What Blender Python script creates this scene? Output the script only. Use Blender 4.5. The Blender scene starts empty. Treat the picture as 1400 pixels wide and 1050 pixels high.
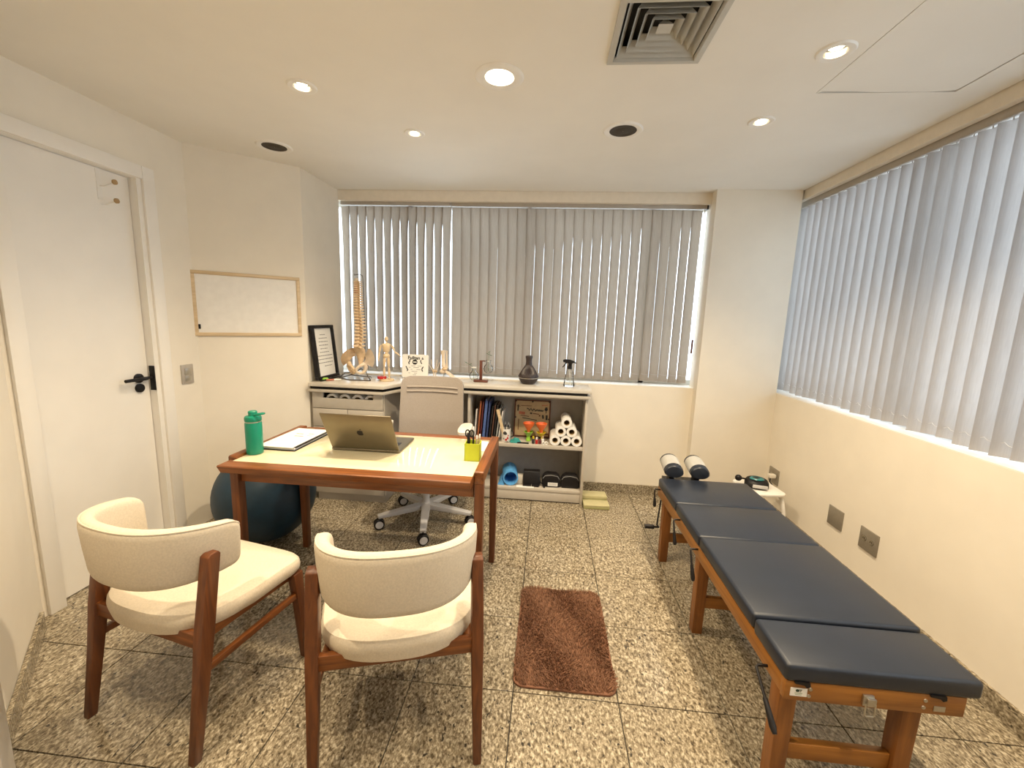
import bpy, bmesh, math, random
from mathutils import Vector, Matrix
random.seed(7)
PI = math.pi
S = bpy.context.scene
COL = S.collection

# ------------------------------------------------------------------ camera, sky, exposure
CAM = Vector((0.07102, -1.39617, 1.42154))
cd = bpy.data.cameras.new('camera'); cam = bpy.data.objects.new('camera', cd); COL.objects.link(cam)
yaw, pitch, roll = -0.0822264, 0.1569931, 0.0339169
f0 = Vector((math.sin(yaw), math.cos(yaw), 0)); r0 = Vector((math.cos(yaw), -math.sin(yaw), 0)); u0 = Vector((0, 0, 1))
f1 = f0 * math.cos(pitch) - u0 * math.sin(pitch); u1 = u0 * math.cos(pitch) + f0 * math.sin(pitch)
r2 = r0 * math.cos(roll) + u1 * math.sin(roll); u2 = u1 * math.cos(roll) - r0 * math.sin(roll)
M = Matrix((r2, u2, -f1)).transposed().to_4x4(); M.translation = CAM
cam.matrix_world = M
cd.sensor_fit = 'HORIZONTAL'; cd.sensor_width = 36.0; cd.lens = 568.07 / 1400 * 36.0; cd.clip_start = 0.02
S.camera = cam

W = bpy.data.worlds.new('sky'); S.world = W; W.use_nodes = True
bg = W.node_tree.nodes['Background']
bg.inputs[0].default_value = (0.81, 0.92, 1.0, 1); bg.inputs[1].default_value = 4.4
S.view_settings.view_transform = 'Standard'; S.view_settings.look = 'None'
S.view_settings.exposure = -0.18; S.view_settings.gamma = 1.0; S.view_settings.use_curve_mapping = False
S.cycles.use_denoising = True
S.cycles.max_bounces = 10; S.cycles.diffuse_bounces = 6; S.cycles.transparent_max_bounces = 12
S.cycles.sample_clamp_indirect = 6.0
WARM = (1.0, 0.81, 0.56)
def spot(name, loc, power, size=2.0, blend=1.0, radius=0.022, color=WARM):
    l = bpy.data.lights.new(name, 'SPOT'); l.energy = power; l.spot_size = size; l.spot_blend = blend
    l.shadow_soft_size = radius; l.color = color
    o = bpy.data.objects.new(name, l); COL.objects.link(o); o.location = loc
    return o
CEIL = 2.39
PW_ = 1.7
LAMPS = [  # x, y, ring radius, power
    (-1.049, 0.508, 0.062, 50), (-0.697, 0.973, 0.055, 40), (1.036, 0.327, 0.062, 66), (1.038, 0.855, 0.058, 56),
    (-1.05, -0.72, 0.062, 62), (1.036, -0.70, 0.062, 62), (-0.175, -0.95, 0.062, 40)]
BIGLAMP = (-0.175, 0.456, 0.10, 75)
for x, y, r, e in LAMPS:
    spot('downlight_beam', (x, y, CEIL - 0.012), e * PW_)
spot('downlight_beam', (BIGLAMP[0], BIGLAMP[1], CEIL - 0.012), BIGLAMP[3] * PW_, 2.8, 0.7, 0.05)

# ------------------------------------------------------------------ materials
def nt(name):
    m = bpy.data.materials.new(name); m.use_nodes = True
    t = m.node_tree; b = t.nodes['Principled BSDF']
    return m, t, b
def mat(name, col, rough=0.5, metal=0.0, var=0.06, scale=25, bump=0.0, bscale=200, coat=0.0, trans=0.0, spec=0.5, stretch=(1, 1, 1), var2=None):
    m, t, b = nt(name); N = t.nodes; L = t.links
    tc = N.new('ShaderNodeTexCoord'); mp = N.new('ShaderNodeMapping'); mp.inputs['Scale'].default_value = stretch
    L.new(tc.outputs['Object'], mp.inputs['Vector'])
    nz = N.new('ShaderNodeTexNoise'); nz.inputs['Scale'].default_value = scale; nz.inputs['Detail'].default_value = 4
    L.new(mp.outputs[0], nz.inputs['Vector'])
    cr = N.new('ShaderNodeValToRGB')
    lo = [max(0, c * (1 - var * 2)) for c in col]; hi = [min(1, c * (1 + var)) for c in col]
    if var2: lo = var2
    cr.color_ramp.elements[0].position = 0.3; cr.color_ramp.elements[0].color = (*lo, 1)
    cr.color_ramp.elements[1].position = 0.7; cr.color_ramp.elements[1].color = (*hi, 1)
    L.new(nz.outputs['Fac'], cr.inputs[0]); L.new(cr.outputs[0], b.inputs['Base Color'])
    b.inputs['Roughness'].default_value = rough; b.inputs['Metallic'].default_value = metal
    b.inputs['Coat Weight'].default_value = coat; b.inputs['Specular IOR Level'].default_value = spec
    b.inputs['Transmission Weight'].default_value = trans
    if bump:
        n2 = N.new('ShaderNodeTexNoise'); n2.inputs['Scale'].default_value = bscale; n2.inputs['Detail'].default_value = 3
        L.new(mp.outputs[0], n2.inputs['Vector'])
        bp = N.new('ShaderNodeBump'); bp.inputs['Strength'].default_value = bump; bp.inputs['Distance'].default_value = 0.002
        L.new(n2.outputs['Fac'], bp.inputs['Height']); L.new(bp.outputs[0], b.inputs['Normal'])
    return m
def wood(name, dark, light, rough=0.42, axis='x', coat=0.04):
    m, t, b = nt(name); N = t.nodes; L = t.links
    tc = N.new('ShaderNodeTexCoord'); mp = N.new('ShaderNodeMapping')
    sc = {'x': (1.5, 22, 22), 'y': (22, 1.5, 22), 'z': (22, 22, 1.5)}[axis]
    mp.inputs['Scale'].default_value = sc
    L.new(tc.outputs['Object'], mp.inputs['Vector'])
    nz = N.new('ShaderNodeTexNoise'); nz.inputs['Scale'].default_value = 3.0; nz.inputs['Detail'].default_value = 6; nz.inputs['Distortion'].default_value = 0.6
    L.new(mp.outputs[0], nz.inputs['Vector'])
    cr = N.new('ShaderNodeValToRGB'); cr.color_ramp.elements[0].position = 0.3; cr.color_ramp.elements[0].color = (*dark, 1)
    cr.color_ramp.elements[1].position = 0.72; cr.color_ramp.elements[1].color = (*light, 1)
    L.new(nz.outputs['Fac'], cr.inputs[0]); L.new(cr.outputs[0], b.inputs['Base Color'])
    b.inputs['Roughness'].default_value = rough; b.inputs['Coat Weight'].default_value = coat
    bp = N.new('ShaderNodeBump'); bp.inputs['Strength'].default_value = 0.08; bp.inputs['Distance'].default_value = 0.001
    L.new(nz.outputs['Fac'], bp.inputs['Height']); L.new(bp.outputs[0], b.inputs['Normal'])
    return m
def granite(name, rand=True):
    m, t, b = nt(name); N = t.nodes; L = t.links
    geo = N.new('ShaderNodeNewGeometry'); oi = N.new('ShaderNodeObjectInfo')
    ml = N.new('ShaderNodeVectorMath'); ml.operation = 'SCALE'; ml.inputs[0].default_value = (7.3, 3.1, 5.7)
    L.new(oi.outputs['Random'], ml.inputs['Scale'])
    ad = N.new('ShaderNodeVectorMath'); ad.operation = 'ADD'
    L.new(geo.outputs['Position'], ad.inputs[0]); L.new(ml.outputs[0], ad.inputs[1])
    mp = N.new('ShaderNodeMapping'); mp.inputs['Scale'].default_value = (1.0, 0.62, 1.0); mp.inputs['Rotation'].default_value = (0, 0, 0.5)
    L.new(ad.outputs[0], mp.inputs['Vector'])
    n1 = N.new('ShaderNodeTexNoise'); n1.inputs['Scale'].default_value = 105; n1.inputs['Detail'].default_value = 5; n1.inputs['Roughness'].default_value = 0.65
    n1.inputs['Distortion'].default_value = 0.4
    L.new(mp.outputs[0], n1.inputs['Vector'])
    c1 = N.new('ShaderNodeValToRGB'); e = c1.color_ramp.elements
    e[0].position = 0.37; e[0].color = (0.10, 0.078, 0.05, 1)
    e[1].position = 0.63; e[1].color = (0.56, 0.50, 0.385, 1)
    k = c1.color_ramp.elements.new(0.44); k.color = (0.20, 0.162, 0.11, 1)
    k = c1.color_ramp.elements.new(0.55); k.color = (0.35, 0.30, 0.215, 1)
    L.new(n1.outputs['Fac'], c1.inputs[0])
    n2 = N.new('ShaderNodeTexNoise'); n2.inputs['Scale'].default_value = 75; n2.inputs['Detail'].default_value = 3
    L.new(mp.outputs[0], n2.inputs['Vector'])
    c2 = N.new('ShaderNodeValToRGB'); c2.color_ramp.elements[0].position = 0.64; c2.color_ramp.elements[0].color = (0, 0, 0, 1)
    c2.color_ramp.elements[1].position = 0.68; c2.color_ramp.elements[1].color = (1, 1, 1, 1)
    L.new(n2.outputs['Fac'], c2.inputs[0])
    n3 = N.new('ShaderNodeTexNoise'); n3.inputs['Scale'].default_value = 4; n3.inputs['Detail'].default_value = 2
    L.new(ad.outputs[0], n3.inputs['Vector'])
    c3 = N.new('ShaderNodeValToRGB'); c3.color_ramp.elements[0].position = 0.3; c3.color_ramp.elements[0].color = (0.86, 0.84, 0.80, 1)
    c3.color_ramp.elements[1].position = 0.7; c3.color_ramp.elements[1].color = (1, 1, 1, 1)
    L.new(n3.outputs['Fac'], c3.inputs[0])
    mx0 = N.new('ShaderNodeMixRGB'); mx0.blend_type = 'MULTIPLY'; mx0.inputs['Fac'].default_value = 1
    L.new(c1.outputs[0], mx0.inputs[1]); L.new(c3.outputs[0], mx0.inputs[2])
    mx = N.new('ShaderNodeMixRGB'); mx.inputs[2].default_value = (0.045, 0.038, 0.03, 1)
    L.new(c2.outputs[0], mx.inputs['Fac']); L.new(mx0.outputs[0], mx.inputs[1])
    L.new(mx.outputs[0], b.inputs['Base Color'])
    b.inputs['Roughness'].default_value = 0.16; b.inputs['Specular IOR Level'].default_value = 0.5
    return m
def glassy(name, tint=(1, 1, 1), refl=0.08):
    m = bpy.data.materials.new(name); m.use_nodes = True; t = m.node_tree; N = t.nodes; L = t.links
    N.clear(); out = N.new('ShaderNodeOutputMaterial'); tr = N.new('ShaderNodeBsdfTransparent'); tr.inputs[0].default_value = (*tint, 1)
    gl = N.new('ShaderNodeBsdfGlossy'); gl.inputs['Roughness'].default_value = 0.02
    fr = N.new('ShaderNodeFresnel'); fr.inputs[0].default_value = 1.14
    mx = N.new('ShaderNodeMixShader'); L.new(fr.outputs[0], mx.inputs[0]); L.new(tr.outputs[0], mx.inputs[1]); L.new(gl.outputs[0], mx.inputs[2])
    L.new(mx.outputs[0], out.inputs[0]); return m
def emit(name, col, s):
    m = bpy.data.materials.new(name); m.use_nodes = True; t = m.node_tree; N = t.nodes; L = t.links
    N.clear(); out = N.new('ShaderNodeOutputMaterial'); e = N.new('ShaderNodeEmission'); e.inputs[0].default_value = (*col, 1); e.inputs[1].default_value = s
    L.new(e.outputs[0], out.inputs[0]); return m
def vane_mat(name, lo, hi, tr, tc_):
    m, t, b = nt(name); N = t.nodes; L = t.links
    tc = N.new('ShaderNodeTexCoord'); mp = N.new('ShaderNodeMapping'); mp.inputs['Scale'].default_value = (260, 260, 14)
    L.new(tc.outputs['Object'], mp.inputs['Vector'])
    nz = N.new('ShaderNodeTexNoise'); nz.inputs['Scale'].default_value = 1.0; nz.inputs['Detail'].default_value = 3
    L.new(mp.outputs[0], nz.inputs['Vector'])
    cr = N.new('ShaderNodeValToRGB'); cr.color_ramp.elements[0].position = 0.25; cr.color_ramp.elements[0].color = (*lo, 1)
    cr.color_ramp.elements[1].position = 0.75; cr.color_ramp.elements[1].color = (*hi, 1)
    L.new(nz.outputs['Fac'], cr.inputs[0])
    L.new(cr.outputs[0], b.inputs['Base Color']); b.inputs['Roughness'].default_value = 0.75; b.inputs['Specular IOR Level'].default_value = 0.2
    tl = N.new('ShaderNodeBsdfTranslucent'); tl.inputs[0].default_value = (*tc_, 1)
    mx = N.new('ShaderNodeMixShader'); mx.inputs[0].default_value = tr
    out = N['Material Output']
    L.new(b.outputs[0], mx.inputs[1]); L.new(tl.outputs[0], mx.inputs[2]); L.new(mx.outputs[0], out.inputs[0])
    return m

M_WALL = mat('wall_paint', (0.80, 0.745, 0.645), 0.7, var=0.015, scale=6, bump=0.05, bscale=350)
M_CEIL = mat('ceiling_paint', (0.80, 0.775, 0.72), 0.8, var=0.012, scale=4)
M_FASCIA = mat('lintel_paint', (0.78, 0.71, 0.60), 0.6, var=0.02)
M_DOOR = mat('door_paint', (0.83, 0.80, 0.745), 0.4, var=0.015, scale=5)
M_GRAN = granite('granite')
M_GROUT = mat('grout', (0.035, 0.03, 0.024), 0.8)
M_WHITE = mat('white_plastic', (0.82, 0.80, 0.76), 0.4, var=0.02)
M_BLACK = mat('black_plastic', (0.012, 0.011, 0.012), 0.42, var=0.1, spec=0.25)
M_DARK = mat('dark_void', (0.012, 0.011, 0.01), 0.8)
M_STEEL = mat('brushed_steel', (0.55, 0.53, 0.48), 0.35, 1.0, var=0.05, scale=60)
M_DKMETAL = mat('dark_wire', (0.14, 0.13, 0.12), 0.35, 0.9, var=0.05)
M_ALU = mat('satin_aluminium', (0.62, 0.61, 0.58), 0.4, 0.9, var=0.03)
M_PLATE = mat('grey_wall_plate', (0.30, 0.27, 0.22), 0.4, 0.4, var=0.04, scale=60)
M_PLATE2 = mat('satin_nickel_plate', (0.46, 0.42, 0.37), 0.4, 0.3, var=0.03)
M_VENT = mat('grey_vent_paint', (0.47, 0.46, 0.42), 0.45, var=0.02)
M_WOODX = wood('teak_x', (0.105, 0.030, 0.006), (0.25, 0.080, 0.015), axis='x')
M_WOODY = wood('teak_y', (0.105, 0.030, 0.006), (0.25, 0.080, 0.015), axis='y')
M_WOODZ = wood('teak_z', (0.075, 0.021, 0.006), (0.17, 0.052, 0.012), axis='z')
M_BWX = wood('bench_wood_x', (0.22, 0.082, 0.012), (0.36, 0.148, 0.026), axis='x')
M_BWY = wood('bench_wood_y', (0.22, 0.082, 0.012), (0.36, 0.148, 0.026), axis='y')
M_BWZ = wood('bench_wood_z', (0.17, 0.058, 0.011), (0.28, 0.105, 0.02), axis='z')
M_PINE = wood('pale_wood', (0.56, 0.42, 0.25), (0.70, 0.55, 0.36), axis='x', rough=0.5)
M_FABRIC = mat('cream_fabric', (0.64, 0.565, 0.45), 0.9, var=0.05, scale=180, bump=0.25, bscale=600, spec=0.2)
M_VINYL = mat('navy_vinyl', (0.015, 0.020, 0.032), 0.38, var=0.06, scale=12, bump=0.06, bscale=900)
M_GLASSTOP = mat('cream_back_painted_glass', (0.76, 0.68, 0.47), 0.04, var=0.01, coat=0.6)
M_LAMI = mat('beige_laminate', (0.50, 0.455, 0.39), 0.38, var=0.02)
M_LAMIT = mat('beige_counter_laminate', (0.56, 0.52, 0.455), 0.25, var=0.02)
M_GREYBK = mat('grey_back_panel', (0.36, 0.34, 0.32), 0.6, var=0.03)
M_MESH = mat('taupe_mesh', (0.36, 0.315, 0.275), 0.75, var=0.08, scale=300, bump=0.3, bscale=700)
M_RAIL = mat('taupe_rail', (0.40, 0.36, 0.31), 0.45, var=0.02)
M_GREYPL = mat('light_grey_plastic', (0.55, 0.54, 0.54), 0.4, var=0.02)
M_CREAMPL = mat('cream_armrest', (0.74, 0.69, 0.60), 0.5, var=0.02)
M_BALL = mat('teal_ball', (0.003, 0.026, 0.05), 0.5, var=0.08)
M_GREEN = mat('green_bottle_paint', (0.0, 0.22, 0.135), 0.35, var=0.04)
M_LAPTOP = mat('laptop_aluminium', (0.20, 0.175, 0.125), 0.4, 0.85, var=0.02)
M_SCREEN = mat('black_screen', (0.01, 0.01, 0.012), 0.12)
M_LIME = mat('lime_plastic', (0.55, 0.62, 0.03), 0.4, var=0.03)
M_PAPER = mat('paper', (0.80, 0.79, 0.75), 0.7, var=0.015)
M_INK = mat('ink', (0.03, 0.03, 0.03), 0.7)
M_GREYINK = mat('grey_ink', (0.25, 0.25, 0.25), 0.7)
M_RUGB = mat('rug_backing', (0.20, 0.09, 0.05), 0.9)
M_RUG = mat('rug_pile', (0.27, 0.14, 0.085), 0.95, var=0.2, scale=60, spec=0.1)
M_BONE = mat('bone_plastic', (0.70, 0.52, 0.33), 0.5, var=0.1, scale=30)
M_BONEL = mat('pale_bone_plastic', (0.72, 0.60, 0.46), 0.5, var=0.06, scale=30)
M_DISC = mat('red_disc', (0.50, 0.16, 0.09), 0.5, var=0.1)
M_RED = mat('red_plastic', (0.45, 0.015, 0.015), 0.4)
M_ORANGE = mat('orange_plastic', (0.80, 0.16, 0.04), 0.35)
M_YELLOW = mat('yellow_plastic', (0.72, 0.55, 0.03), 0.4)
M_LGREEN = mat('light_green_plastic', (0.30, 0.58, 0.06), 0.4)
M_TEAL = mat('teal_cloth', (0.03, 0.28, 0.26), 0.7)
M_BLUE = mat('blue_foam', (0.10, 0.36, 0.72), 0.6, var=0.04)
M_OLIVE = mat('olive_pad', (0.36, 0.35, 0.16), 0.7, var=0.04)
M_OLIVE2 = mat('tan_pad', (0.50, 0.46, 0.26), 0.7, var=0.04)
M_VASE = mat('dark_brown_diffuser', (0.035, 0.024, 0.024), 0.4, var=0.1)
M_GLASS = glassy('clear_glass', (0.98, 0.99, 0.99))
M_PANE = glassy('window_glass', (0.98, 0.99, 1.0))
M_BULB = emit('bulb_glow', (1.0, 0.86, 0.62), 14.0)
M_VANE = vane_mat('vane_fabric', (0.40, 0.33, 0.255), (0.49, 0.415, 0.325), 0.24, (0.56, 0.53, 0.49))
M_VANE_DAYLIT = vane_mat('daylit_vane_fabric', (0.52, 0.485, 0.45), (0.62, 0.585, 0.55), 0.36, (0.66, 0.665, 0.69))  # side blind: vane fabric copy, colour lightened to stand in for stronger daylight
M_KRAFT = mat('kraft_paper', (0.50, 0.38, 0.22), 0.8, var=0.05)
M_LEAF = mat('leaf_green', (0.05, 0.14, 0.04), 0.5)
M_BROWN = mat('brown_wood_stand', (0.12, 0.035, 0.018), 0.4, var=0.1)
M_CORK = mat('wood_bead', (0.42, 0.27, 0.12), 0.5)
M_SPK = mat('speaker_mesh', (0.055, 0.043, 0.03), 0.8, var=0.2, scale=400)
M_SKIRT = mat('dark_skirting', (0.10, 0.05, 0.03), 0.4)
BOOKC = [mat('book_%s' % n, c, 0.55, var=0.05) for n, c in [('white', (0.72, 0.70, 0.66)), ('rust', (0.36, 0.11, 0.04)), ('wine', (0.14, 0.03, 0.035)),
         ('blue', (0.08, 0.14, 0.36)), ('navy', (0.03, 0.05, 0.15)), ('black', (0.015, 0.014, 0.016)), ('grey', (0.30, 0.30, 0.28)), ('brown', (0.09, 0.04, 0.025))]]

# ------------------------------------------------------------------ mesh helpers
class MB:
    def __init__(s): s.bm = bmesh.new()
    def box(s, a, b, rot=None, at=None):
        a = Vector(a); b = Vector(b); c = (a + b) / 2; d = b - a
        r = bmesh.ops.create_cube(s.bm, size=1.0)
        m = Matrix.Translation(c) @ Matrix.Diagonal((abs(d.x), abs(d.y), abs(d.z), 1))
        if rot is not None:
            p = Vector(at) if at is not None else c
            m = Matrix.Translation(p) @ rot.to_4x4() @ Matrix.Translation(-p) @ m
        bmesh.ops.transform(s.bm, matrix=m, verts=r['verts']); return s
    def prism(s, pts, z0, z1, m=None):      # pts in xy, extruded in z, optional matrix
        v0 = [s.bm.verts.new((x, y, z0)) for x, y in pts]; v1 = [s.bm.verts.new((x, y, z1)) for x, y in pts]
        n = len(pts); fs = []
        for i in range(n):
            fs.append(s.bm.faces.new((v0[i], v0[(i + 1) % n], v1[(i + 1) % n], v1[i])))
        fs.append(s.bm.faces.new(v0[::-1])); fs.append(s.bm.faces.new(v1))
        if m is not None: bmesh.ops.transform(s.bm, matrix=m, verts=v0 + v1)
        return s
    def loft(s, loops, caps=True, closed=True):
        vs = [[s.bm.verts.new(p) for p in lp] for lp in loops]; n = len(vs[0])
        for a, b in zip(vs[:-1], vs[1:]):
            for i in range(n if closed else n - 1):
                j = (i + 1) % n; s.bm.faces.new((a[i], a[j], b[j], b[i]))
        if caps and closed:
            s.bm.faces.new(vs[0][::-1]); s.bm.faces.new(vs[-1])
        return s
    def lathe(s, prof, c=(0, 0, 0), n=24, m=None, caps=True):
        loops = []
        for r, z in prof:
            loops.append([Vector((r * math.cos(2 * PI * i / n), r * math.sin(2 * PI * i / n), z)) for i in range(n)])
        T = Matrix.Translation(c) @ (m if m is not None else Matrix.Identity(4))
        return s.loft([[T @ p for p in lp] for lp in loops], caps)
    def tube(s, pts, r, n=8, caps=True):
        pts = [Vector(p) for p in pts]; rs = r if isinstance(r, (list, tuple)) else [r] * len(pts)
        loops = []; up = None
        for i, p in enumerate(pts):
            d = (pts[min(i + 1, len(pts) - 1)] - pts[max(i - 1, 0)]).normalized()
            if up is None:
                up = Vector((0, 0, 1)) if abs(d.z) < 0.9 else Vector((1, 0, 0))
            a = d.cross(up).normalized(); bvec = a.cross(d).normalized(); up = bvec
            loops.append([p + rs[i] * (a * math.cos(2 * PI * k / n) + bvec * math.sin(2 * PI * k / n)) for k in range(n)])
        return s.loft(loops, caps)
    def bar(s, p0, p1, w0, d0, w1=None, d1=None, up=(0, 0, 1)):     # rectangular bar, w across, d along 'up'
        p0 = Vector(p0); p1 = Vector(p1); w1 = w0 if w1 is None else w1; d1 = d0 if d1 is None else d1
        d = (p1 - p0).normalized(); a = d.cross(Vector(up)).normalized(); b = a.cross(d).normalized()
        def lp(p, w, dd): return [p + a * x * w / 2 + b * y * dd / 2 for x, y in ((-1, -1), (1, -1), (1, 1), (-1, 1))]
        return s.loft([lp(p0, w0, d0), lp(p1, w1, d1)])
    def sphere(s, c, r, sc=(1, 1, 1), n=12):
        q = bmesh.ops.create_uvsphere(s.bm, u_segments=n * 2, v_segments=n, radius=r)
        bmesh.ops.transform(s.bm, matrix=Matrix.Translation(c) @ Matrix.Diagonal((*sc, 1)), verts=q['verts']); return s
    def pad(s, a, b, r, seg=4):
        t = MB(); t.box(a, b); bmesh.ops.bevel(t.bm, geom=t.bm.edges[:], offset=r, segments=seg, profile=0.5, affect='EDGES')
        me = bpy.data.meshes.new('tmp'); t.bm.to_mesh(me); t.bm.free(); s.bm.from_mesh(me); bpy.data.meshes.remove(me); return s
    def xf(s, m): bmesh.ops.transform(s.bm, matrix=m, verts=s.bm.verts[:]); return s
    def bevel(s, w, seg=2, ang=35):
        bmesh.ops.remove_doubles(s.bm, verts=s.bm.verts[:], dist=1e-6)
        es = [e for e in s.bm.edges if len(e.link_faces) == 2 and e.calc_face_angle(0) > math.radians(ang)]
        bmesh.ops.bevel(s.bm, geom=es, offset=w, segments=seg, profile=0.5, affect='EDGES', clamp_overlap=True); return s
    def build(s, name, m, parent=None, loc=None, smooth=True, **k):
        bmesh.ops.recalc_face_normals(s.bm, faces=s.bm.faces[:])
        me = bpy.data.meshes.new(name); s.bm.to_mesh(me); s.bm.free()
        if smooth:
            for p in me.polygons: p.use_smooth = True
            me.set_sharp_from_angle(angle=math.radians(38))
        me.materials.append(m)
        o = bpy.data.objects.new(name, me); COL.objects.link(o)
        if loc: o.location = loc
        if parent: o.parent = parent
        for kk, v in k.items(): o[kk] = v
        return o
def thing(name, label, cat, loc=(0, 0, 0), rz=0.0, group=None):
    o = bpy.data.objects.new(name, None); o.empty_display_size = 0.05; COL.objects.link(o)
    o.location = loc; o.rotation_euler = (0, 0, rz); o['label'] = label; o['category'] = cat
    if group: o['group'] = group
    return o
def tag(o, label, cat, group=None):
    o['label'] = label; o['category'] = cat
    if group: o['group'] = group
    return o
def struct(o): o['kind'] = 'structure'; return o
def copytree(o, parent=None):
    c = o.copy(); COL.objects.link(c)
    if parent: c.parent = parent
    for ch in list(o.children): copytree(ch, c)
    return c
def text_mesh(name, body, size, m, parent, loc, rot, align='CENTER', ext=0.0004, bold=0.0):
    cu = bpy.data.curves.new(name, 'FONT'); cu.body = body; cu.size = size; cu.align_x = align; cu.extrude = ext; cu.offset = bold
    tmp = bpy.data.objects.new(name, cu); COL.objects.link(tmp)
    dg = bpy.context.evaluated_depsgraph_get(); dg.update()
    me = bpy.data.meshes.new_from_object(tmp.evaluated_get(dg)); bpy.data.objects.remove(tmp)
    me.materials.clear(); me.materials.append(m)
    o = bpy.data.objects.new(name, me); COL.objects.link(o); o.location = loc; o.rotation_euler = rot
    if parent: o.parent = parent
    return o
def RZ(a): return Matrix.Rotation(a, 3, 'Z')
def RX(a): return Matrix.Rotation(a, 3, 'X')
def RY(a): return Matrix.Rotation(a, 3, 'Y')

# ------------------------------------------------------------------ room shell
BY = 1.98      # back wall face under the window
RX_ = 1.83     # right wall face
SILL = 0.925
fl = struct(MB().box((-3.4, -2.7, -0.12), (2.4, 2.45, -0.006)).build('floor', M_GROUT))
tile_mb = MB().box((-0.1982, -0.1982, -0.010), (0.1982, 0.1982, 0.0)).bevel(0.0009, 1)
tile0 = tile_mb.build('tile', M_GRAN, fl)
first = True
PLAN = [(-2.16, 1.09), (-1.67, 1.495), (-1.66, BY), (1.24, BY), (1.24, 1.90), (RX_, 1.90), (RX_, -2.3), (-1.3, -2.3), (-1.3, -0.66), (-1.5, -0.47), (-2.09, 0.10), (-2.16, 0.12)]
def inside(x, y):
    c = False; n = len(PLAN)
    for i in range(n):
        x1, y1 = PLAN[i]; x2, y2 = PLAN[(i + 1) % n]
        if (y1 > y) != (y2 > y) and x < (x2 - x1) * (y - y1) / (y2 - y1) + x1: c = not c
    return c
for i in range(-6, 5):
    for j in range(-6, 5):
        cx, cy = i * 0.4 + 0.2, j * 0.4 + 0.2
        if not any(inside(cx + dx, cy + dy) for dx in (-.195, 0, .195) for dy in (-.195, 0, .195)): continue
        o = tile0 if first else tile0.copy()
        if not first: COL.objects.link(o)
        first = False
        o.location = (cx, cy, random.uniform(-0.0004, 0.0004))

# ceiling: a slab of cells with openings for the vent, the lamps, the speakers and the hatch
HX0, HX1, HY0, HY1 = 1.135, 1.674, -0.55, 0.606
holes = [(0.262, 0.562, 0.055, 0.355)]
for x, y, r, e in LAMPS: holes.append((x - r * .62, x + r * .62, y - r * .62, y + r * .62))
holes.append((BIGLAMP[0] - .062, BIGLAMP[0] + .062, BIGLAMP[1] - .062, BIGLAMP[1] + .062))
holes.append((HX0, HX1, HY0, HY1))
xs = sorted({-3.2, 1.84} | {h[0] for h in holes} | {h[1] for h in holes}); ys = sorted({-2.6, 1.985} | {h[2] for h in holes} | {h[3] for h in holes})
mb = MB()
for i in range(len(xs) - 1):
    j = 0
    while j < len(ys) - 1:
        cx = (xs[i] + xs[i + 1]) / 2
        def hole(jj):
            cy = (ys[jj] + ys[jj + 1]) / 2
            return any(h[0] < cx < h[1] and h[2] < cy < h[3] for h in holes)
        if hole(j): j += 1; continue
        k = j
        while k < len(ys) - 1 and not hole(k): k += 1
        mb.box((xs[i], ys[j], CEIL), (xs[i + 1], ys[k], CEIL + 0.007)); j = k
struct(mb.build('ceiling', M_CEIL, smooth=False))
struct(MB().box((-3.4, -2.75, 2.62), (2.4, 2.5, 2.72)).build('roof', M_DARK))

def wall_seg(name, p, q, t, z0=0.0, z1=2.63, m=M_WALL):
    p = Vector((*p, 0)); q = Vector((*q, 0)); d = (q - p).normalized(); n = Vector((-d.y, d.x, 0)) * t   # thickness to the left of p->q
    pts = [(p.x, p.y), (q.x, q.y), (q.x + n.x, q.y + n.y), (p.x + n.x, p.y + n.y)]
    return struct(MB().prism(pts, z0, z1).build(name, m, smooth=False))
DX = -2.16
# door wall, with an opening for the door
DY0, DY1, DZ = 0.205, 0.775, 2.095
mb = MB().box((DX - 0.14, 0.05, 0), (DX, DY0, 2.63)).box((DX - 0.14, DY1 + .03, 0), (DX, 1.2, 2.63)).box((DX - 0.14, DY0, DZ), (DX, DY1 + .03, 2.63))
struct(mb.build('wall_left', M_WALL, smooth=False))
wall_seg('wall_near_left', (-2.13, 0.10), (-1.44, -0.56), -0.12)
wall_seg('wall_rear_left', (-1.44, -0.56), (-1.30, -2.45), -0.1)
wall_seg('wall_rear', (-1.45, -2.3), (2.0, -2.3), -0.1)
wall_seg('wall_board', (DX - 0.02, 1.074), (-1.67, 1.495), 0.12)
wall_seg('wall_back_left', (-1.67, 1.495), (-1.66, 2.0), 0.12)
struct(MB().box((-2.3, 1.9, 0), (-2.12, 2.3, 2.63)).build('wall_back_end', M_WALL, smooth=False))
struct(MB().box((-2.2, BY, 0), (1.86, 2.25, SILL - 0.01)).build('wall_back', M_WALL, smooth=False))
struct(MB().box((-2.2, BY, SILL - 0.01), (1.86, 2.25, SILL - 0.004)).build('trim_1', M_DOOR, smooth=False))
struct(MB().box((-2.2, 2.068, 2.335), (1.86, 2.25, 2.63)).build('wall_back_lintel', M_FASCIA, smooth=False))
struct(MB().box((1.24, 1.90, 0), (RX_, 2.075, 2.63)).build('wall_column', M_WALL, smooth=False))
struct(MB().box((RX_, -2.4, 0), (2.12, 2.14, SILL - 0.006)).build('wall_right', M_WALL, smooth=False))
struct(MB().box((RX_, -2.4, SILL - 0.006), (2.12, 2.14, SILL)).build('trim_2', M_DOOR, smooth=False))
struct(MB().box((1.925, -2.4, 2.345), (2.12, 2.14, 2.63)).build('wall_right_lintel', M_FASCIA, smooth=False))
struct(MB().box((1.87, 2.14, 0), (2.12, 2.4, 2.63)).build('wall_corner', M_WALL, smooth=False))

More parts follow.
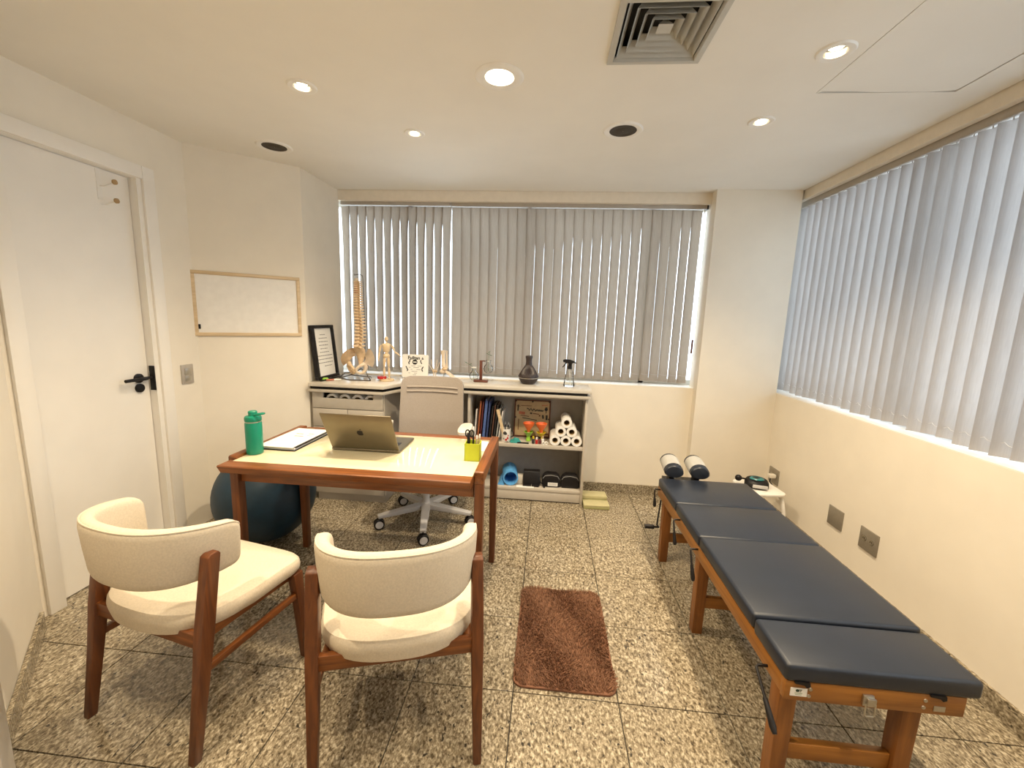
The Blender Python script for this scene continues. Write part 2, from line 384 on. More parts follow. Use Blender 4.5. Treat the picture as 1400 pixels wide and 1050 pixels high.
struct(MB().box((-1.66, 1.990, 2.312), (1.24, 2.026, 2.43)).build('trim_5', M_FASCIA, smooth=False))
struct(MB().box((1.846, -2.3, 2.328), (1.882, 2.07, 2.43)).build('trim_6', M_FASCIA, smooth=False))
# windows: aluminium frames with panes
def window(name, horiz, a0, a1, off, z0, z1, divs):
    fr = MB()
    def bx(u0, u1, w0, w1, zz0, zz1):
        if horiz: fr.box((u0, w0, zz0), (u1, w1, zz1))
        else: fr.box((w0, u0, zz0), (w1, u1, zz1))
    bx(a0, a1, off, off + .05, z0, z0 + .04); bx(a0, a1, off, off + .05, z1 - .04, z1)
    for k in range(divs + 1):
        c = a0 + .02 + (a1 - a0 - .04) * k / divs
        bx(c - .02, c + .02, off, off + .05, z0, z1)
    w = struct(fr.build(name, M_ALU, smooth=False))
    for k in range(divs):
        c0 = a0 + .04 + (a1 - a0 - .04) * k / divs; c1 = a0 + (a1 - a0 - .04) * (k + 1) / divs
        p = MB()
        if horiz: p.box((c0, off + .02, z0 + .04), (c1, off + .026, z1 - .04))
        else: p.box((off + .02, c0, z0 + .04), (off + .026, c1, z1 - .04))
        p.build('pane', M_PANE, w, smooth=False)
window('window_1', True, -2.12, 1.87, 2.15, SILL - .004, 2.335, 4)
window('window_2', False, -2.3, 2.14, 2.05, SILL, 2.345, 4)

# skirting
mb = MB().box((0.42, BY - 0.013, 0), (1.24, BY, 0.085)); struct(mb.build('baseboard_back', M_GRAN, smooth=False))
struct(MB().box((1.24, 1.887, 0), (RX_, 1.90, 0.085)).build('baseboard_column', M_GRAN, smooth=False))
struct(MB().box((RX_ - 0.013, -2.3, 0), (RX_, 1.887, 0.085)).build('baseboard_right', M_GRAN, smooth=False))
p = Vector((-2.08, 0.055, 0)); q = Vector((-1.44, -0.557, 0)); n = Vector((0.69, 0.72, 0)).normalized() * 0.013
struct(MB().prism([(p.x, p.y), (q.x, q.y), (q.x + n.x, q.y + n.y), (p.x + n.x, p.y + n.y)], 0, 0.085).build('baseboard_near_left', M_GRAN, smooth=False))
p = Vector((-2.155, 1.092, 0)); q = Vector((-1.68, 1.487, 0)); n = Vector((0.64, -0.77, 0)).normalized() * 0.013
struct(MB().prism([(p.x, p.y), (q.x, q.y), (q.x + n.x, q.y + n.y), (p.x + n.x, p.y + n.y)], 0, 0.07).build('baseboard_board', M_SKIRT, smooth=False))
# bevelled casing of a second doorway at the near end of the near-left wall
struct(MB().box((-1.5, -0.62, 0), (-1.40, -0.50, 2.15), RZ(math.radians(-44))).bevel(0.006).build('trim_3', M_DOOR))

# ---- the door
dr = struct(MB().box((DX - 0.075, DY0 + 0.004, 0.006), (DX - 0.04, DY1 - 0.003, DZ - 0.004)).build('door_1', M_DOOR, smooth=False))
def dpart(mb, name, m, bev=0.0):
    if bev: mb.bevel(bev)
    return mb.build(name, m, dr)
# casing
dpart(MB().box((DX, DY1 + .028, 0), (DX + .018, DY1 + .098, DZ + .068)), 'casing', M_DOOR, 0.004)
dpart(MB().box((DX, DY0 - .068, 0), (DX + .018, DY0 - .002, DZ + .068)), 'casing', M_DOOR, 0.004)
dpart(MB().box((DX, DY0 - .002, DZ), (DX + .018, DY1 + .028, DZ + .068)), 'casing', M_DOOR, 0.004)
dpart(MB().box((DX - .14, DY1 + .0, 0), (DX + .004, DY1 + .03, DZ)), 'jamb', M_DOOR)
dpart(MB().box((DX - .14, DY0 - .02, 0), (DX + .004, DY0 + .001, DZ)), 'jamb', M_DOOR)
dpart(MB().box((DX - .14, DY0, DZ - .001), (DX + .004, DY1, DZ + .02)), 'jamb', M_DOOR)
hx = DX - 0.04
rot = Matrix.Rotation(PI / 2, 4, 'Y')
h = dpart(MB().lathe([(.026, 0), (.026, .010), (.022, .012)], (hx, 0.712, 1.02), 24, rot).lathe([(.010, 0), (.010, .045)], (hx, 0.712, 1.02), 16, rot)
          .tube([(hx + .045, 0.722, 1.02), (hx + .047, 0.70, 1.02), (hx + .047, 0.60, 1.02)], [.010, .010, .009], 12), 'door_handle', M_BLACK)
dpart(MB().lathe([(.024, 0), (.024, .012), (.018, .014)], (hx, 0.712, 0.965), 24, rot), 'lock_cylinder', M_BLACK)
dpart(MB().tube([(hx + .03, 0.722, 1.02), (hx + .03, 0.765, 1.02)], .008, 10), 'latch_bolt', M_BLACK)
dpart(MB().box((DX - .028, DY1 - .006, 0.945), (DX + .002, DY1 + .001, 1.085)), 'strike_plate', M_BLACK)

# over-door hook with two wooden knobs
hk = thing('door_hook', 'white metal over-door hook with two round wooden knobs on the door top', 'hook', (hx, 0.62, 2.09))
MB().box((0, -.012, -.15), (.0025, .012, .0)).box((-.034, -.012, -.0005), (.0025, .012, .002)).build('strap', M_WHITE, hk, smooth=False)
for z in (-.055, -.145):
    MB().tube([(.002, 0, z - .028), (.015, .012, z - .026), (.035, .03, z - .01), (.042, .038, z)], .0032, 8).build('prong', M_WHITE, hk)
    MB().lathe([(.002, 0), (.0125, .001), (.0125, .009), (.009, .011)], (.042, .038, z), 16, rot @ Matrix.Rotation(0, 4, 'X')).build('knob', M_CORK, hk)

# ------------------------------------------------------------------ wall things
def plate(label, loc, w, h, axis, kind):
    t = thing({'switch': 'light_switch', 'socket': 'wall_socket', 'blank': 'blank_wall_plate'}[kind], label, {'switch': 'switch', 'socket': 'socket', 'blank': 'wall plate'}[kind], loc)
    if axis == 'x+': t.rotation_euler = (0, 0, PI / 2)      # local -y faces +x
    else: t.rotation_euler = (0, 0, -PI / 2)                # local -y faces -x
    MB().box((-w / 2, -.008, -h / 2), (w / 2, 0, h / 2)).bevel(.002).build('face_plate', M_PLATE2 if kind == 'switch' else M_PLATE, t)
    if kind == 'switch':
        MB().box((-w * .28, -.012, -h * .02), (w * .28, -.008, h * .32)).bevel(.0015).build('rocker', M_STEEL, t)
        MB().box((-w * .28, -.0105, -h * .36), (w * .28, -.008, -h * .08)).bevel(.0015).build('rocker', M_STEEL, t)
    if kind == 'socket':
        for s in (-1, 1):
            MB().lathe([(.016, 0), (.016, .003), (.013, .0035)], (s * w * .2, -.008, h * .05), 6, Matrix.Rotation(PI / 2, 4, 'X')).build('outlet', M_STEEL, t)
            for dx in (-.005, .005):
                MB().box((s * w * .2 + dx - .0015, -.0125, h * .05 - .004), (s * w * .2 + dx + .0015, -.0112, h * .05 + .004)).build('pin_hole', M_BLACK, t, smooth=False)
    return t
plate('grey two-rocker light switch on the wall beside the white door', (DX, 0.985, 1.01), .085, .12, 'x+', 'switch')
plate('plain grey blank plate on the wall above the padded table', (RX_, 1.088, .313), .122, .115, '-', 'blank')
plate('grey double socket plate on the wall above the padded table', (RX_, 0.826, .310), .125, .118, '-', 'socket')
plate('grey socket plate in the corner behind the white stool', (RX_, 1.775, .308), .13, .115, '-', 'socket')

# whiteboard on the oblique wall
ang = math.atan2(1.495 - 1.09, -1.67 + 2.16)
wb = thing('whiteboard', 'blank whiteboard in a pale wooden frame on the oblique wall', 'whiteboard', (-1.938, 1.283, 1.448), ang)
wW, wH = 0.615, 0.41
MB().box((-wW / 2 + .01, -.010, -wH / 2 + .01), (wW / 2 - .01, -.001, wH / 2 - .01)).build('board', M_WHITE, wb, smooth=False)
fw = .022
for a, b in (((-wW / 2, -.02, wH / 2 - fw), (wW / 2, 0, wH / 2)), ((-wW / 2, -.02, -wH / 2), (wW / 2, 0, -wH / 2 + fw)),
             ((-wW / 2, -.0195, -wH / 2 + fw), (-wW / 2 + fw, 0, wH / 2 - fw)), ((wW / 2 - fw, -.0195, -wH / 2 + fw), (wW / 2, 0, wH / 2 - fw))):
    MB().box(a, b).bevel(.003).build('frame_rail', M_PINE, wb)
MB().box((-wW / 2 + fw, -.016, -wH / 2 + .045), (-wW / 2 + fw + .012, -.010, -wH / 2 + .075)).bevel(.002).build('clip', M_BLACK, wb)

# ------------------------------------------------------------------ ceiling things
def downlight(x, y, r, label, lens=1.0):
    t = thing('downlight', label, 'ceiling light', (x, y, CEIL), 0, 'recessed downlights')
    MB().lathe([(r * .60, .0), (r * .60, -.004), (r * .72, -.007), (r * .93, -.006), (r, -.001), (r, .0)], (0, 0, 0), 32, None, False).build('ring', M_WHITE, t)
    MB().lathe([(r * .60, -.003), (r * .585, .03), (r * .585, .045)], (0, 0, 0), 32, None, False).build('reflector', M_STEEL, t)
    MB().lathe([(.001, .014), (r * .40 * lens, .014), (r * .44 * lens, .020)], (0, 0, 0), 24, None, False).build('lamp_face', M_BULB, t)
    return t
dl = ['small round lit downlight nearest the white door and speaker grille', 'smallest lit downlight in the middle of the ceiling towards the back window',
      'lit downlight beside the ceiling hatch corner', 'lit downlight between the speaker grille and the side window blind',
      'round downlight above the two cream chairs, outside the picture', 'round downlight above the near end of the padded table, outside the picture',
      'round downlight over the camera position, outside the picture']
for (x, y, r, e), lb in zip(LAMPS, dl): downlight(x, y, r, lb)
downlight(BIGLAMP[0], BIGLAMP[1], BIGLAMP[2], 'largest and brightest downlight with a wide white ring over the desk', 1.3)
def speaker(x, y, label):
    t = thing('ceiling_speaker', label, 'speaker', (x, y, CEIL), 0, 'ceiling speakers')
    MB().lathe([(.068, .0), (.068, -.004), (.078, -.009), (.094, -.007), (.1, .0)], (0, 0, 0), 40, None, False).build('rim', M_WHITE, t)
    MB().lathe([(.001, -.006), (.03, -.006), (.034, -.0045), (.05, -.0045), (.054, -.006), (.070, -.004)], (0, 0, 0), 40, None, False).build('grille', M_SPK, t)
speaker(-1.614, 1.146, 'round ceiling speaker with dark grille over the whiteboard wall')
speaker(0.404, 0.945, 'round ceiling speaker with dark grille between vent and back window')
# air vent
vt = thing('air_vent', 'square grey ceiling air diffuser with nested louvre frames', 'vent', (0.412, 0.205, CEIL))
def sq_ring(mb, o0, z0, o1, z1, th=0.002):
    lo = [[(sx * o, sy * o, z) for sx, sy in ((-1, -1), (1, -1), (1, 1), (-1, 1))] for o, z in ((o0, z0), (o1, z1))]
    lo += [[(x, y, z + th) for x, y, z in lo[1]], [(x, y, z + th) for x, y, z in lo[0]], lo[0]]
    return mb.loft(lo, False)
mb = MB(); lo = [[(sx * o, sy * o, z) for sx, sy in ((-1, -1), (1, -1), (1, 1), (-1, 1))] for o, z in ((.168, 0), (.168, -.008), (.148, -.010), (.143, .004), (.150, .012))]
mb.loft(lo, False).build('outer_frame', M_VENT, vt, smooth=False)
for k in range(4):
    o = .138 - k * .029
    sq_ring(MB(), o, -.002 + k * .002, o - .017, .026 + k * .003).build('louvre', M_VENT, vt, smooth=False)
MB().loft([[(sx * o, sy * o, z) for sx, sy in ((-1, -1), (1, -1), (1, 1), (-1, 1))] for o, z in ((.024, .008), (.008, .03))]).build('centre_cone', M_VENT, vt, smooth=False)
MB().box((-.16, -.16, .07), (.16, .16, .075)).build('duct_back', M_DARK, vt, smooth=False)
# hatch panel in the ceiling
tag(MB().prism([(HX0 + .0025, HY0 + .004), (HX1 - .006, HY0 + .004), (HX1 - .009, HY1 - .05), (HX1 - .012, HY1 - .016), (HX1 - .03, HY1 - .012), (HX1 - .10, HY1 - .005), (HX1 - .3, HY1 - .006), (HX0 + .15, HY1 - .013), (HX0 + .02, HY1 - .014), (HX0 + .0025, HY1 - .002)], CEIL - .0008, CEIL + .005).build('ceiling_hatch', M_CEIL, smooth=False),
    'flush painted access hatch in the ceiling with dark cracked edges', 'hatch')

# ------------------------------------------------------------------ vertical blinds
def vane_mesh(width, height, a_top, a_bot, bow=0.006, nx=7, nz=10):
    mb = MB(); rows = []
    zs = [0, .02, .05, .10, .18, .32, .6, .9, height - .04, height]
    for z in zs:
        k = min(1.0, z / 0.30); k = k * k * (3 - 2 * k); a = a_top + (a_bot - a_top) * k
        row = []
        for i in range(nx):
            u = (i / (nx - 1) - .5); x = u * width; y = bow * (1 - (2 * u) ** 2)
            row.append(mb.bm.verts.new((x * math.cos(a) - y * math.sin(a), x * math.sin(a) + y * math.cos(a), -z)))
        rows.append(row)
    for r0_, r1_ in zip(rows[:-1], rows[1:]):
        for i in range(nx - 1): mb.bm.faces.new((r0_[i], r0_[i + 1], r1_[i + 1], r1_[i]))
    bmesh.ops.solidify(mb.bm, geom=mb.bm.faces[:], thickness=0.0006)
    return mb
def hook_mesh(): return MB().tube([(0, -.004, .022), (0, 0, .014), (0, 0, -.004)], .0022, 6)
hook_me = None
def vane(parent, loc, width, height, a_top, a_bot, rz=0.0, bow=0.006, m=None):
    global hook_me
    v = vane_mesh(width, height, a_top, a_bot, bow).build('vane', m or M_VANE, parent)
    v.location = loc; v.rotation_euler = (0, 0, rz)
    if hook_me is None:
        h_ = hook_mesh().build('vane_hook', M_GREYPL, v); hook_me = h_.data
    else:
        h_ = bpy.data.objects.new('vane_hook', hook_me); COL.objects.link(h_); h_.parent = v
    return v
rad = math.radians
TOPZ = 2.281; HB = 1.331
b1 = thing('vertical_blind', 'narrow grey vertical blind with open slats behind the spine model', 'blind', (-1.2, 2.05, 2.30), 0)
b2 = thing('vertical_blind', 'wide grey vertical blind with nearly closed slats behind the office chair and counter', 'blind', (0.24, 2.05, 2.30), 0)
b3 = thing('vertical_blind', 'long grey vertical blind along the side window beside the padded table', 'blind', (1.905, 0, 2.30), 0)
MB().box((-.46, -.022, -.012), (.448, .016, .032)).bevel(.003).build('headrail', M_RAIL, b1)
MB().box((-.985, -.022, -.014), (.985, .016, .030)).bevel(.003).build('headrail', M_RAIL, b2)
MB().box((.985, -.024, -.016), (.992, .018, .032)).build('end_cap', M_BLACK, b2, smooth=False)
for i in range(13):
    x = -1.66 + .031 + i * .0705
    vane(b1, (x + 1.2, 0, TOPZ - 2.30), .084, HB + random.uniform(-.004, .004), rad(-14), rad(-29 + random.uniform(-3.5, 3.5)))
for i in range(26):
    x = -.742 + .042 + i * .0745
    a = 35 - 22 * i / 25 + random.uniform(-2.5, 2.5)
    if i in (20, 24): a += 8
    vane(b2, (x - .24, 0, TOPZ - 2.30), .081, HB + random.uniform(-.004, .003), rad(8), rad(a))
nr = 53
for i in range(nr):
    y = 2.03 - i * .0795
    a = random.uniform(27, 36)
    if i in (14, 15): a = random.uniform(50, 54)
    if i > 19: a = random.uniform(38, 48)
    vane(b3, (0, y, 2.286 - 2.30), .089, 1.346 + random.uniform(-.006, .006), rad(a - 4 if a > 0 else 6), rad(a), rz=-PI / 2, m=M_VANE_DAYLIT)
MB().box((-.02, -2.3, -.008), (.02, 2.08, .036)).bevel(.003).build('headrail', M_RAIL, b3)
# spacer chains and control chain
def chain(pts, r=.0012): return MB().tube(pts, r, 5)
pts = []
for i in range(26 * 4):
    x = -.964 + i * .0745 / 4; pts.append((x, -.006 - .006 * math.sin(i * PI / 2), -1.29 - .006 * abs(math.sin(i * PI / 4))))
chain(pts).build('spacer_chain', M_GREYPL, b2)
pts = []
for i in range(nr * 4 - 8):
    y = 2.03 - i * .0795 / 4; pts.append((-.012 - .004 * math.sin(i * PI / 2), y, -1.30 - .012 * abs(math.sin(i * PI / 4))))
chain(pts).build('spacer_chain', M_GREYPL, b3)
chain([(.972, -.01, -.01), (.974, -.012, -.4), (.976, -.014, -1.0)], .003).build('control_chain', M_WHITE, b2)
MB().tube([(.976, -.014, -1.0), (.976, -.014, -1.11)], .008, 8).build('chain_weight', M_BROWN, b2)

# ------------------------------------------------------------------ desk
dk = thing('desk', 'teak desk with a cream glass top and raised side rails', 'desk', (-0.775, 0.55, 0))
X0, X1 = -1.36 + .775, -.18 + .775
def P(x): return x
for sx, lx in ((-1, X0), (1, X1 - .04)):
    for y0, y1 in ((-.24, -.195), (.28, .325)):
        MB().loft([[(lx + .004, y0 + .003, 0), (lx + .036, y0 + .003, 0), (lx + .036, y1 - .003, 0), (lx + .004, y1 - .003, 0)],
                   [(lx, y0, .45), (lx + .04, y0, .45), (lx + .04, y1, .45), (lx, y1, .45)],
                   [(lx, y0, .70), (lx + .04, y0, .70), (lx + .04, y1, .70), (lx, y1, .70)]]).bevel(.003).build('leg', M_WOODZ, dk)
    MB().prism([(-.24, .70), (.325, .70), (.325, .752), (.318, .757), (-.233, .757), (-.24, .752)], lx, lx + .04,
               Matrix(((0, 0, 1, 0), (1, 0, 0, 0), (0, 1, 0, 0), (0, 0, 0, 1)))).bevel(.002).build('side_rail', M_WOODY, dk)
MB().box((X0 + .045, -.225, .632), (X1 - .045, -.195, .704)).bevel(.002).build('apron', M_WOODX, dk)
MB().box((X0 + .045, .285, .632), (X1 - .045, .31, .704)).bevel(.002).build('apron', M_WOODX, dk)
# top: front board overhanging, with a slanting lower face
lx0, lx1 = X0 + .02, X1 - .042
MB().prism([(-.335, .741), (-.33, .745), (-.255, .745), (-.255, .706), (-.315, .706)], lx0, lx1,
           Matrix(((0, 0, 1, 0), (1, 0, 0, 0), (0, 1, 0, 0), (0, 0, 0, 1)))).bevel(.0015).build('front_board', M_WOODX, dk)
MB().box((X0 + .042, .275, .706), (X1 - .042, .335, .7455)).bevel(.002).build('back_board', M_WOODX, dk)
MB().box((X0 + .042, -.255, .708), (X1 - .042, .275, .738)).build('table_core', M_WOODX, dk, smooth=False)
MB().box((X0 + .044, -.268, .7381), (X1 - .044, .274, .7462)).bevel(.001).build('glass_top', M_GLASSTOP, dk)
GZ = .7465

# bottle
bt = thing('water_bottle', 'green insulated water bottle with a loop cap on the desk', 'bottle', (-1.318, 0.395, GZ))
bt.location.x = -1.292
MB().lathe([(.001, 0), (.033, 0), (.0355, .004), (.0362, .02), (.0362, .148), (.034, .153)], n=32).build('bottle_body', M_GREEN, bt)
MB().lathe([(.033, .150), (.033, .160)], n=32).build('steel_collar', M_STEEL, bt)
MB().lathe([(.035, .158), (.036, .162), (.036, .174), (.033, .181), (.020, .184), (.019, .186), (.019, .203), (.016, .206), (.001, .206)], n=32).build('cap', M_GREEN, bt)
pts = [(.012 + .024 + .024 * math.cos(t), -.004 + .012 * math.sin(t), .193 + .004 * math.cos(t)) for t in [2 * PI * k / 20 for k in range(21)]]
MB().tube(pts, .0045, 8).build('loop', M_GREEN, bt)

# folder with papers
fo = thing('document_folder', 'dark folder holding a stack of white printed sheets on the desk', 'folder', (-1.222, 0.615, GZ), rad(-1.2))
MB().box((-.092, -.165, 0), (.098, .165, .004)).bevel(.0015).build('cover', M_BLACK, fo)
MB().box((-.088, -.160, .004), (.092, .160, .013)).build('inner_sheets', M_GREYPL, fo, smooth=False)
MB().box((-.092, -.150, .013), (.098, .165, .0165)).bevel(.001).build('cover', M_BLACK, fo)
MB().box((-.094, -.168, .0166), (.086, .163, .0192)).build('paper_stack', M_PAPER, fo, smooth=False)
for (x, y, w, h_) in ((-.02, .06, .04, .012), (.04, .07, .03, .009), (.0, .02, .05, .012), (-.01, -.07, .13, .003), (-.01, -.12, .13, .003), (.05, .035, .03, .006)):
    MB().box((x - w / 2, y - h_ / 2, .0192), (x + w / 2, y + h_ / 2, .0194)).build('print', M_GREYINK if h_ > .005 else M_GREYPL, fo, smooth=False)

# laptop, screen back towards us
lp = thing('laptop', 'open silver-grey laptop on the desk, lid back with a dark fruit emblem', 'laptop', (-0.80, 0.508, GZ), rad(0.5))
MB().box((-.172, .0, .002), (.172, .235, .014)).bevel(.004, 3).build('base', M_LAPTOP, lp)
MB().box((-.14, .03, .0141), (.14, .13, .0148)).build('keyboard', M_BLACK, lp, smooth=False)
MB().box((-.06, .145, .0141), (.06, .225, .0146)).build('trackpad', M_GREYPL, lp, smooth=False)
for s in (-.11, .0, .11): MB().box((s - .03, .02, 0), (s + .03, .03, .002)).build('foot', M_BLACK, lp, smooth=False)
tilt = Matrix.Translation((0, .004, .014)) @ Matrix.Rotation(rad(29), 4, 'X')
lid = MB().pad((-.170, -.003, 0), (.170, .003, .226), .0025, 2).xf(tilt).build('lid', M_LAPTOP, lp)
MB().box((-.163, .003, .008), (.163, .0034, .220)).xf(tilt).build('screen', M_SCREEN, lid, smooth=False)
# fruit emblem with a bite and a leaf
pts = []
for k in range(48):
    t = 2 * PI * k / 48; r = .0165 * (1 + .06 * math.cos(2 * t))
    x = r * math.sin(t) * 1.02; z = r * math.cos(t)
    if abs(t) < .6 or abs(t - 2 * PI) < .6: z -= .0035 * (1 - min(abs(t), abs(t - 2 * PI)) / .6)
    if abs(t - PI) < .5: z += .0022 * (1 - abs(t - PI) / .5)
    d = math.hypot(x - .0205, z - .002)
    if d < .0085: x = .0205 - math.sqrt(max(0, .0085 ** 2 - (z - .002) ** 2))
    pts.append((x, z))
FX = Matrix(((1, 0, 0, 0), (0, 0, 1, -.0036), (0, 1, 0, .112), (0, 0, 0, 1)))
MB().prism(pts, 0, .0005, FX).xf(tilt).build('emblem', M_BLACK, lid, smooth=False)
MB().prism([(.001, .0165), (.001, .021), (.004, .025), (.0075, .0265), (.0075, .022), (.0045, .018)], 0, .0005, FX).xf(tilt).build('emblem', M_BLACK, lid, smooth=False)

# pen cup
cp = thing('pen_cup', 'square lime-green pen cup standing on the glass desk top', 'cup', (-0.262, 0.502, GZ), rad(2))
w = .036
mb = MB().box((-w, -w, 0), (w, w, .003))
for a, b in (((-w, -w, 0), (w, -w + .003, .085)), ((-w, w - .003, 0), (w, w, .085)), ((-w, -w, 0), (-w + .003, w, .085)), ((w - .003, -w, 0), (w, w, .085))): mb.box(a, b)
mb.build('cup_body', M_LIME, cp, smooth=False)
PENS = [('scissors', 'black-handled scissors upright in the lime pen cup', 'scissors'), ('marker', 'thick black marker leaning in the lime pen cup', 'marker'), ('pen', 'slim white stick pen at the edge of the lime pen cup', 'pen'),
        ('pencil', 'pale cream pencil in the lime pen cup', 'pencil'), ('pen', 'thin black pen in the middle of the lime pen cup', 'pen')]
def stick(name, label, cat, base, tip, r, m, m2, group='pens in the lime cup'):
    base = Vector(base); tip = Vector(tip); d = (tip - base).normalized()
    t = thing(name, label, cat, base, 0, group)
    L_ = tip - base
    MB().tube([(0, 0, 0), L_ * .85], r, 10).build('barrel', m, t)
    MB().tube([L_ * .85, L_ * .97, L_], [r * 1.1, r * 1.05, r * .6], 10).build('cap', m2, t)
c0 = Vector((-0.262, 0.502, GZ + .004))
stick('marker', PENS[1][1], 'marker', c0 + Vector((-.018, -.01, 0)), c0 + Vector((-.024, 0, .125)), .007, M_BLACK, M_BLACK)
stick('pencil', PENS[3][1], 'pencil', c0 + Vector((.012, -.012, 0)), c0 + Vector((.020, -.012, .118)), .004, M_PINE, M_PAPER)
stick('pencil', 'second cream pencil, tilted towards the side rail, in the lime pen cup', 'pencil', c0 + Vector((.020, .004, 0)), c0 + Vector((.031, .004, .120)), .004, M_PINE, M_PAPER)
stick('pen', PENS[4][1], 'pen', c0 + Vector((.0, -.016, 0)), c0 + Vector((.004, -.018, .115)), .0042, M_BLACK, M_BLACK)
stick('pen', 'tall white pen standing at the back of the lime pen cup', 'pen', c0 + Vector((-.004, .015, 0)), c0 + Vector((-.004, .024, .150)), .004, M_PAPER, M_PAPER)
sc_ = thing('scissors', PENS[0][1], 'scissors', c0 + Vector((-.020, .012, 0)), 0, 'pens in the lime cup')
MB().box((-.004, -.001, 0), (.004, .001, .095)).build('blade', M_STEEL, sc_, smooth=False)
for s in (-1, 1):
    MB().tube([(s * .010 + .010 * math.cos(t), 0, .118 + .017 * math.sin(t)) for t in [2 * PI * k / 14 for k in range(15)]], .0035, 8).build('handle', M_BLACK, sc_)

# note paper beside the cup
tag(MB().box((-.035, -.085, 0), (.033, .085, .003)).build('note_pad', M_PAPER, loc=(-.258, .70, GZ)), 'white note pad lying on the desk behind the lime pen cup', 'note pad')

# ------------------------------------------------------------------ cream visitor chairs
def make_chair(label, loc, rz):
    t = thing('visitor_chair', label, 'chair', loc, rz, 'cream upholstered chairs in front of the desk')
    for s in (-1, 1):
        # rear leg leaning forward, tapering to the floor, small ridge on top
        def ring(y, z, w, d): return [(s * .247 - w / 2, y - d / 2, z), (s * .247 + w / 2, y - d / 2, z), (s * .247 + w / 2, y + d / 2, z), (s * .247 - w / 2, y + d / 2, z)]
        MB().loft([ring(0, 0, .026, .028), ring(.040, .25, .034, .036), ring(.062, .40, .038, .044), ring(.103, .655, .036, .042), ring(.105, .664, .034, .024)]).bevel(.003).build('leg', M_WOODZ, t)
        def ring2(x, y, z, w, d): return [(x - w / 2, y - d / 2, z), (x + w / 2, y - d / 2, z), (x + w / 2, y + d / 2, z), (x - w / 2, y + d / 2, z)]
        MB().loft([ring2(s * .247, .455, 0, .024, .026), ring2(s * .240, .445, .25, .034, .036), ring2(s * .235, .437, .385, .038, .044)]).bevel(.003).build('leg', M_WOODZ, t)
        MB().bar((s * .216, .07, .378), (s * .212, .43, .370), .022, .030).bevel(.002).build('side_rail', M_WOODY, t)
        MB().bar((s * .246, .052, .285), (s * .241, .44, .290), .018, .024).bevel(.002).build('stretcher', M_WOODY, t)
    MB().box((-.235, .046, .358), (.235, .068, .408)).bevel(.002).build('rear_rail', M_WOODX, t)
    MB().box((-.222, .425, .345), (.222, .447, .385)).bevel(.002).build('front_rail', M_WOODX, t)
    # seat cushion
    N_ = 56; out = []
    for k in range(N_):
        a = 2 * PI * k / N_; c, s_ = math.cos(a), math.sin(a)
        if s_ >= 0: n_, ax, ay = 6.5, .260, .255
        else: n_, ax, ay = 2.5, .258, .235
        out.append((ax * math.copysign(abs(c) ** (2 / n_), c), .24 + ay * math.copysign(abs(s_) ** (2 / n_), s_)))
    loops = []
    for sc, z in ((.0, .39), (.90, .388), (.965, .394), (.99, .405), (1.0, .420), (.99, .437), (.965, .447), (.90, .452), (.75, .450), (.45, .444), (.02, .440)):
        lp_ = []
        for x, y in out:
            wd = (.02 * max(0, (.12 - y)) / .12) if z > .4 else 0
            lp_.append((x * sc * (0.985 if y < .24 else 1.0), .24 + (y - .24) * sc, z + wd * (1 if sc > .6 else .2) - .012 * max(0, (y - .38)) / .1 * (sc > .8)))
        loops.append(lp_)
    MB().loft(loops).build('seat', M_FABRIC, t)
    # wrapped backrest
    n_ = 2.5; AX = .222
    def pt(q):
        cc, ss = math.cos(q), math.sin(q)
        return Vector((AX * math.copysign(abs(cc) ** (2 / n_), cc), .215 - .225 * abs(ss) ** (2 / n_)))
    dense = [pt(PI * k / 2000) for k in range(2001)]; al = [0.0]
    for a_, b_ in zip(dense[:-1], dense[1:]): al.append(al[-1] + (b_ - a_).length)
    Ltot = al[-1]; ends = [0, .0008, .0025, .005, .009, .014, .02, .028, .038]
    sv = ends + [.038 + (Ltot - .076) * k / 34 for k in range(1, 34)] + [Ltot - e for e in ends[::-1]]
    def at(sq):
        sq = min(max(sq, 0), Ltot); lo, hi = 0, 2000
        while hi - lo > 1:
            md = (lo + hi) // 2
            if al[md] <= sq: lo = md
            else: hi = md
        f = (sq - al[lo]) / max(1e-9, al[hi] - al[lo]); return dense[lo].lerp(dense[hi], f)
    loops = []
    for sq in sv:
        P_ = at(sq); T = (at(sq + .006) - at(sq - .006)).normalized(); nrm = Vector((T.y, -T.x))
        if nrm.dot(Vector((P_.x, P_.y - .15))) < 0: nrm = -nrm
        ed = min(sq, Ltot - sq)
        q = min(1.0, ed / .038); cap = .055 + .945 * 1.0 if q >= 1 else 1 - .5 * (1 - math.sqrt(1 - (1 - q) ** 2)) * .84
        s_ = max(0.0, min(1.0, (0.215 - P_.y) / .225))
        zb = .568 - .004 * s_; zt = .722 + .046 * s_ ** .7
        zm = (zb + zt) / 2; hh = (zt - zb) / 2 * cap; th = .024 * math.sqrt(max(.02, 1 - (1 - min(1, ed / .02)) ** 2))
        lp_ = []
        for k in range(20):
            q2 = 2 * PI * k / 20; cq, sq2 = math.cos(q2), math.sin(q2)
            dn = th * math.copysign(abs(cq) ** (2 / 3.0), cq); dz = hh * math.copysign(abs(sq2) ** (2 / 7.0), sq2)
            lean = .07 * (zm + dz - .57)
            lp_.append((P_.x + nrm.x * (dn + lean), P_.y + nrm.y * (dn + lean), zm + dz))
        loops.append(lp_)
    MB().tube([Vector(l[3]) + Vector((0, 0, .0005)) for l in loops[3:-3]], .0028, 6).build('piping', M_FABRIC, t)
    bk = MB().loft(loops).build('backrest', M_FABRIC, t)
    return t
ch1 = make_chair('cream padded visitor chair with teak legs, turned towards the door side', (-1.219, -.3225, 0), rad(-12))
ch2 = copytree(ch1); ch2.location = (-.332, -.336, 0); ch2.rotation_euler = (0, 0, rad(16.5))
